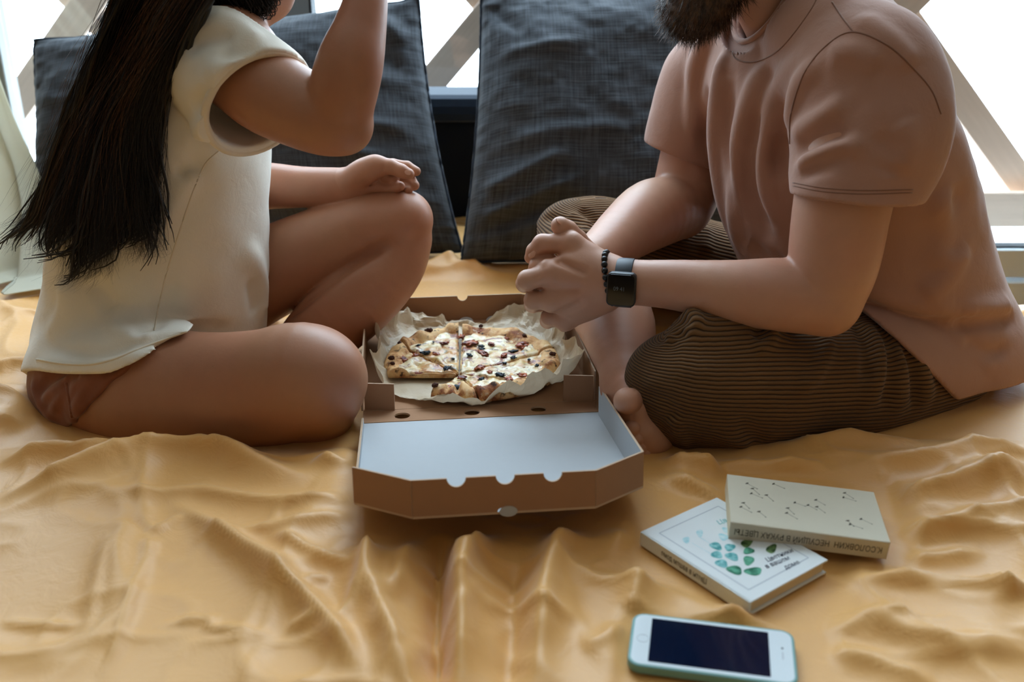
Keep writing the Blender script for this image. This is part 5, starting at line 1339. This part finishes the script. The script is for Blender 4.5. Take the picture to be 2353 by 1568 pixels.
def book(label, O, U, V, N, L, W, th, cov, hard, name='book'):
    """O: corner at the spine (bottom); U along the spine, V across the cover, N up"""
    b = empty(name, label, 'book'); R = np.stack([U, V, N], 1); c = .0022 if hard else .0007; ov = .003 if hard else 0
    bxx = lambda n_, lo, hi, m, bv=.0006: MB().box((np.array(lo) + hi) / 2, (np.array(hi) - lo) / 2).xf(R, O).build(n_, m, b, bevel=bv)
    bxx('back_cover', (0, 0, 0), (L, W, c), cov); fc = bxx('front_cover', (0, 0, th - c), (L, W, th), cov); sp = bxx('spine', (0, -.0012, 0), (L, c, th), cov, .0010)
    bxx('page_block', (ov, c, c), (L - ov, W - ov, th - c), M_pages, 0)
    set_origin(b, tuple(O + R @ np.array((L / 2, W / 2, 0)))); 
    loc = lambda x, y, z=0.0: O + R @ np.array((x, y, z))
    return b, fc, sp, R, loc
def fix(b):
    for c in b.children:
        c.matrix_parent_inverse = Matrix.Translation(-Vector(b.location))
th1 = .0165
k1 = [G(1473, 1223, th1), G(1668, 1163, th1), G(1930, 1304, th1), G(1725, 1386, th1)]     # spine far, far, right, spine near
U1 = nrm((k1[0] - k1[3]) * (1, 1, 0)); L1 = np.linalg.norm(k1[0] - k1[3]); V1 = np.array((U1[1], -U1[0], 0)); W1 = abs((k1[2] - k1[3]) @ V1)
O1 = np.array((k1[3][0], k1[3][1], .0008)); N_up = np.array((0, 0, 1.))
b1, fc1, sp1, R1, loc1 = book('white hardback book with painted green succulent leaves on its cover', O1, U1, V1, N_up, L1, W1, th1, M_cover1, True)
zt1 = th1 + .0001
# printed frame line, leaves and title on the cover (flat print, a hair thick)
def strip(a, b_, w, mat, loc, z, parent, name='printed_line'):
    a, b_ = np.array(a), np.array(b_); d = nrm(b_ - a); n_ = np.array((-d[1], d[0])) * w / 2
    return MB().poly([loc(*(a - n_), z), loc(*(b_ - n_), z), loc(*(b_ + n_), z), loc(*(a + n_), z)]).build(name, mat, parent)
mL, mW = .014, .013
cs = [(mL, mW), (L1 - mL, mW), (L1 - mL, W1 - mW), (mL, W1 - mW)]
for i in range(4): strip(cs[i], cs[(i + 1) % 4], .0010, M_line, loc1, zt1, fc1)
def to_cover(px, py, O, R, z):
    g_ = G(px, py, z); q = R.T @ (g_ - O); return q[0], q[1]
def leaf_mat(name, c0, c1):
    m = Mat(name, .6, .2); v = m.coord(); m.color(m.mix(c0, c1, m.ramp(m.noise(v, 120, 3), [(.38, 0), (.62, 1)]))); return m.m
M_leafA = leaf_mat('teal_watercolour', lin(70, 148, 150), lin(150, 206, 206)); M_leafB = leaf_mat('green_watercolour', lin(28, 96, 70), lin(96, 168, 138)); M_leafC = leaf_mat('olive_watercolour', lin(40, 66, 34), lin(104, 132, 80)); M_leafD = leaf_mat('pale_blue_watercolour', lin(160, 206, 214), lin(206, 226, 228))
def leaf(px, py, rx, ry, ang, mat, name='printed_leaf'):
    x, y = to_cover(px, py, O1, R1, zt1); n_ = 18; pts = []
    for a in np.linspace(0, 2 * math.pi, n_, endpoint=False):
        k = 1 + .12 * math.sin(3 * a + px) ; qx, qy = rx * k * math.cos(a), ry * k * math.sin(a); pts.append(loc1(x + qx * math.cos(ang) - qy * math.sin(ang), y + qx * math.sin(ang) + qy * math.cos(ang), zt1 + .00004))
    MB().poly(pts).build(name, mat, fc1)
for px, py, rx, ry, an, mt in [(1645, 1257, .0075, .0058, .3, M_leafA), (1677, 1260, .0072, .0052, 1.2, M_leafA), (1647, 1277, .0066, .0058, .8, M_leafA), (1682, 1281, .0075, .0062, .2, M_leafA), (1658, 1297, .0070, .0062, .5, M_leafA), (1720, 1268, .0068, .0050, 1.4, M_leafB),
                              (1720, 1290, .0085, .0052, 1.0, M_leafB), (1688, 1312, .0080, .0072, .1, M_leafB), (1731, 1315, .0092, .0066, 1.9, M_leafB), (1716, 1250, .0090, .0050, 1.3, M_leafC), (1773, 1263, .0095, .0046, 1.2, M_leafC), (1662, 1236, .0065, .0050, .5, M_leafD), (1608, 1227, .0065, .0034, .8, M_leafD), (1577, 1243, .0062, .0036, .9, M_leafD), (1668, 1220, .0050, .0040, .5, M_leafD)]:
    leaf(px, py, rx, ry, an, mt)
for a, b_ in (((1602, 1233), (1636, 1254)), ((1590, 1250), (1632, 1274))):
    strip(to_cover(*a, O1, R1, zt1), to_cover(*b_, O1, R1, zt1), .0007, M_leafD, loc1, zt1 + .00005, fc1, 'printed_stem')
TD = np.stack([V1, -U1, N_up], 1)                 # reading direction: across the cover
TD2 = np.stack([nrm(G(1840, 1262, zt1) - G(1770, 1290, zt1)), np.array((0, 0, 0.)), N_up], 1); TD2[:, 1] = np.cross(N_up, TD2[:, 0])
for s_, px, py in (('Цветники', 1764, 1292), ('в вашем', 1762, 1307), ('доме', 1806, 1309)):
    text(s_, .0088, TD2, G(px, py, zt1 + .0010), M_ink, fc1, sx=.9, shear=.25)
text('Цветы', .010, TD2, G(1652, 1206, zt1 + .0010), M_leafA, fc1, shear=.25)
text('Цветы в вашем доме', .0095, np.stack([-U1, N_up * -1, np.cross(-U1, -N_up)], 1) @ np.diag((-1, -1, 1)), O1 - V1 * .0014 + U1 * (L1 * .36) + N_up * .0052, M_ink2, sp1, fit=L1 * .42)
fix(b1)
th2 = .021
zT = .0335
k2 = [G(1687, 1092, zT + .004), G(2030, 1133, zT - .004), G(2046, 1246, zT - .004), G(1679, 1199, zT + .004)]
U2 = nrm(k2[2] - k2[3]); L2 = np.linalg.norm(k2[2] - k2[3]); N2 = nrm(np.cross(U2, k2[0] - k2[3])); V2 = np.cross(N2, U2); W2 = (k2[0] - k2[3]) @ V2
O2 = k2[3] - N2 * th2
b2, fc2, sp2, R2, loc2 = book('cream paperback book printed with drifting dandelion seeds, lying partly on the white book', O2, U2, V2, N2, L2, W2, th2, M_cover2, False)
def on2(px, py):
    d = ray(px, py); o_ = np.array((0, 0, CAM_H)); q = O2 + N2 * (th2 + .0001); t_ = ((q - o_) @ N2) / (d @ N2); return o_ + d * t_
for (a, b_, al) in [((1718, 1112), (1740, 1124), 1), ((1730, 1124), (1745, 1137), 1), ((1728, 1135), (1752, 1145), 1), ((1762, 1139), (1777, 1152), 1), ((1779, 1113), (1803, 1123), 1), ((1709, 1157), (1722, 1169), 1), ((1704, 1166), (1727, 1178), 1), ((1745, 1177), (1760, 1189), 1), ((1811, 1169), (1825, 1182), 1), ((1809, 1180), (1832, 1193), 1), ((1828, 1156), (1851, 1164), 1), ((1858, 1162), (1877, 1172), 1), ((1878, 1166), (1896, 1179), 1), ((1876, 1150), (1896, 1161), 1), ((1942, 1134), (1961, 1146), 1), ((1940, 1144), (1967, 1152), 1), ((1949, 1198), (1962, 1210), 1), ((1955, 1206), (1982, 1215), 1), ((1980, 1194), (2004, 1205), 1)]:
    A_, B_ = on2(*a), on2(*b_); d = nrm(B_ - A_); n_ = np.cross(N2, d); mb = MB()
    mb.poly([A_ - n_ * .00025, B_ - n_ * .00025, B_ + n_ * .00025, A_ + n_ * .00025])
    mb.poly([A_ + d * .0008, A_ - d * .0012 - n_ * .0030, A_ - d * .0020, A_ - d * .0012 + n_ * .0030])
    mb.poly([B_ - d * .0018 - n_ * .0001, B_ - n_ * .0008, B_ + d * .0008, B_ + n_ * .0008]); mb.build('printed_seed', M_ink2, fc2)
text('К.СОЛОВКИН  НЕСУЩИЙ В РУКАХ ЦВЕТЫ', .0095, np.stack([-U2, -N2, np.cross(-U2, -N2)], 1), O2 - V2 * .0014 + U2 * (L2 - .006) + N2 * (th2 * .66), M_ink2, sp2, fit=L2 - .012)
fix(b2)

# ------------------------------------------------------------------ phone
ph = empty('phone', 'white smartphone with dark screen in a teal case lying on the bedspread', 'phone')
pc = [G(1452, 1422, .009), G(1832, 1462, .009), G(1830, 1572, .009), G(1440, 1514, .009)]
Up = nrm((pc[1] - pc[0]) + (pc[2] - pc[3])); Up[2] = 0; Up = nrm(Up); Vp = np.array((-Up[1], Up[0], 0)); Cp = (pc[0] + pc[1] + pc[2] + pc[3]) / 4; Lp, Wp = .146, .074
M_case = plain('teal_phone_case', lin(112, 158, 156), .45, .4, .04, 40); M_bez = plain('white_phone_glass', lin(220, 228, 232), .12, .5, .02, 10)
_s = Mat('dark_phone_screen', .06, .5); _s.color(lin(12, 22, 44)); M_screen = _s.m  # blue tint in the base colour stands in for a reflection
M_btn = plain('pale_grey_ring', lin(186, 190, 196), .3, .5)
Rp = np.stack([Up, Vp, N_up], 1); Op = np.array((Cp[0], Cp[1], .0012))
def rrect(l, w, r, n=7):
    o_ = []
    for cx, cy, a in ((l - r, w - r, 0), (-l + r, w - r, 90), (-l + r, -w + r, 180), (l - r, -w + r, 270)):
        for q in np.linspace(0, 90, n): o_.append((cx + r * math.cos(math.radians(a + q)), cy + r * math.sin(math.radians(a + q))))
    return o_
def slab(name, l, w, r, z0, z1, mat, cx=0, cy=0, bv=0): return MB().prism([(x + cx, y + cy) for x, y in rrect(l, w, r)], z0, z1).xf(Rp, Op).build(name, mat, ph, bevel=bv)
slab('case', Lp / 2, Wp / 2, .012, 0, .0092, M_case, bv=.0016); slab('front_glass', Lp / 2 - .0026, Wp / 2 - .0026, .0095, .006, .0094, M_bez, bv=.0004)
slab('screen', .0525, .0302, .001, .0085, .00955, M_screen, -.0025)
slab('earpiece', .0007, .005, .0006, .009, .00958, M_btn, .0615); slab('camera_lens', .0009, .0009, .0008, .009, .00958, M_screen, .0615, .010)
MB().tube([Op + Rp @ np.array((-.0615 + .0052 * math.cos(a), .0052 * math.sin(a), .0094)) for a in np.linspace(0, 2 * math.pi, 28, endpoint=False)], .0003, 5, True).build('home_button', M_btn, ph, True)
set_origin(ph, tuple(Op)); fix(ph)

# ------------------------------------------------------------------ watch and bead bracelet on the near wrist
M_watch = plain('black_watch_plastic', lin(22, 25, 29), .38, .45, .1, 60); _w = Mat('watch_glass', .08, .5); _w.color(lin(7, 9, 11)); M_wglass = _w.m
M_strap = plain('black_rubber_strap', lin(34, 40, 48), .5, .4, .1, 50); M_bead = plain('black_stone_bead', lin(16, 17, 20), .35, .45, .1, 80); M_dig = plain('grey_watch_digits', lin(92, 98, 104), .6, .2)
watch = empty('smartwatch', 'black square smartwatch on the near wrist of the bearded person', 'watch')
wc = P(1436, 650, 1.2035); ad = nrm(P(1560, 657, 1.188) - P(1395, 645, 1.21))      # along the arm, towards the elbow
face = nrm(np.array((-.18, -.97, .06))); face = nrm(face - ad * (face @ ad)); sd = np.cross(ad, face); sd = sd if sd[2] > 0 else -sd
rw = .0292
for a0, a1, nm in ((.62, 3.0, 'strap'), (-3.25, -.62, 'strap')):
    mb = MB(); aa = np.linspace(a0, a1, 26)
    for a in aa:
        dirn = face * math.cos(a) + sd * math.sin(a)
        for h_, r_ in ((-.0105, rw), (.0105, rw), (.0105, rw + .0024), (-.0105, rw + .0024)): mb.v.append(wc + ad * h_ + dirn * r_)
    for i in range(25):
        for j in range(4): mb.f.append([i * 4 + j, i * 4 + (j + 1) % 4, (i + 1) * 4 + (j + 1) % 4, (i + 1) * 4 + j])
    mb.f += [[3, 2, 1, 0], [100, 101, 102, 103]]; mb.build(nm, M_strap, watch, True, bevel=.0006)
Rw = np.stack([-ad, sd, np.cross(-ad, sd)], 1)
if Rw[:, 2] @ face < 0: Rw = np.stack([ad, sd, np.cross(ad, sd)], 1)
wo = wc + face * (rw - .0035)
MB().prism(rrect(.0182, .0215, .006), 0, .0105).xf(Rw, wo).build('case', M_watch, watch, False, .0018)
MB().prism(rrect(.0165, .0198, .005), .0100, .0112).xf(Rw, wo).build('glass', M_wglass, watch, False, .0004)
dg_ = np.stack([Rw[:, 0] if Rw[:, 0][0] > 0 else -Rw[:, 0], sd, face], 1)
text('09 41', .0075, dg_, wo + face * .01125 - dg_[:, 0] * .0095 - sd * .001, M_dig, watch, 'digits', sx=.85)
set_origin(watch, tuple(wc)); fix(watch)
brace = empty('bead_bracelet', 'bracelet of small black stone beads worn next to the smartwatch', 'bracelet')
bc = P(1402, 640, 1.2085); bax = nrm(ad + sd * .22); e1 = nrm(face - bax * (face @ bax)); e2 = np.cross(bax, e1)
bm = bmesh.new(); bmesh.ops.create_uvsphere(bm, u_segments=10, v_segments=7, radius=.0042); bead = bpy.data.meshes.new('bead'); bm.to_mesh(bead); bm.free(); bead.polygons.foreach_set('use_smooth', [True] * len(bead.polygons)); bead.materials.append(M_bead)
for i in range(24):
    a = 2 * math.pi * i / 24; o_ = bpy.data.objects.new('bead', bead); COL.objects.link(o_); o_.parent = brace; o_.location = tuple(bc + e1 * (.0292 * math.cos(a)) + e2 * (.0335 * math.sin(a)))
set_origin(brace, tuple(bc)); fix(brace)
bpy.context.view_layer.update()
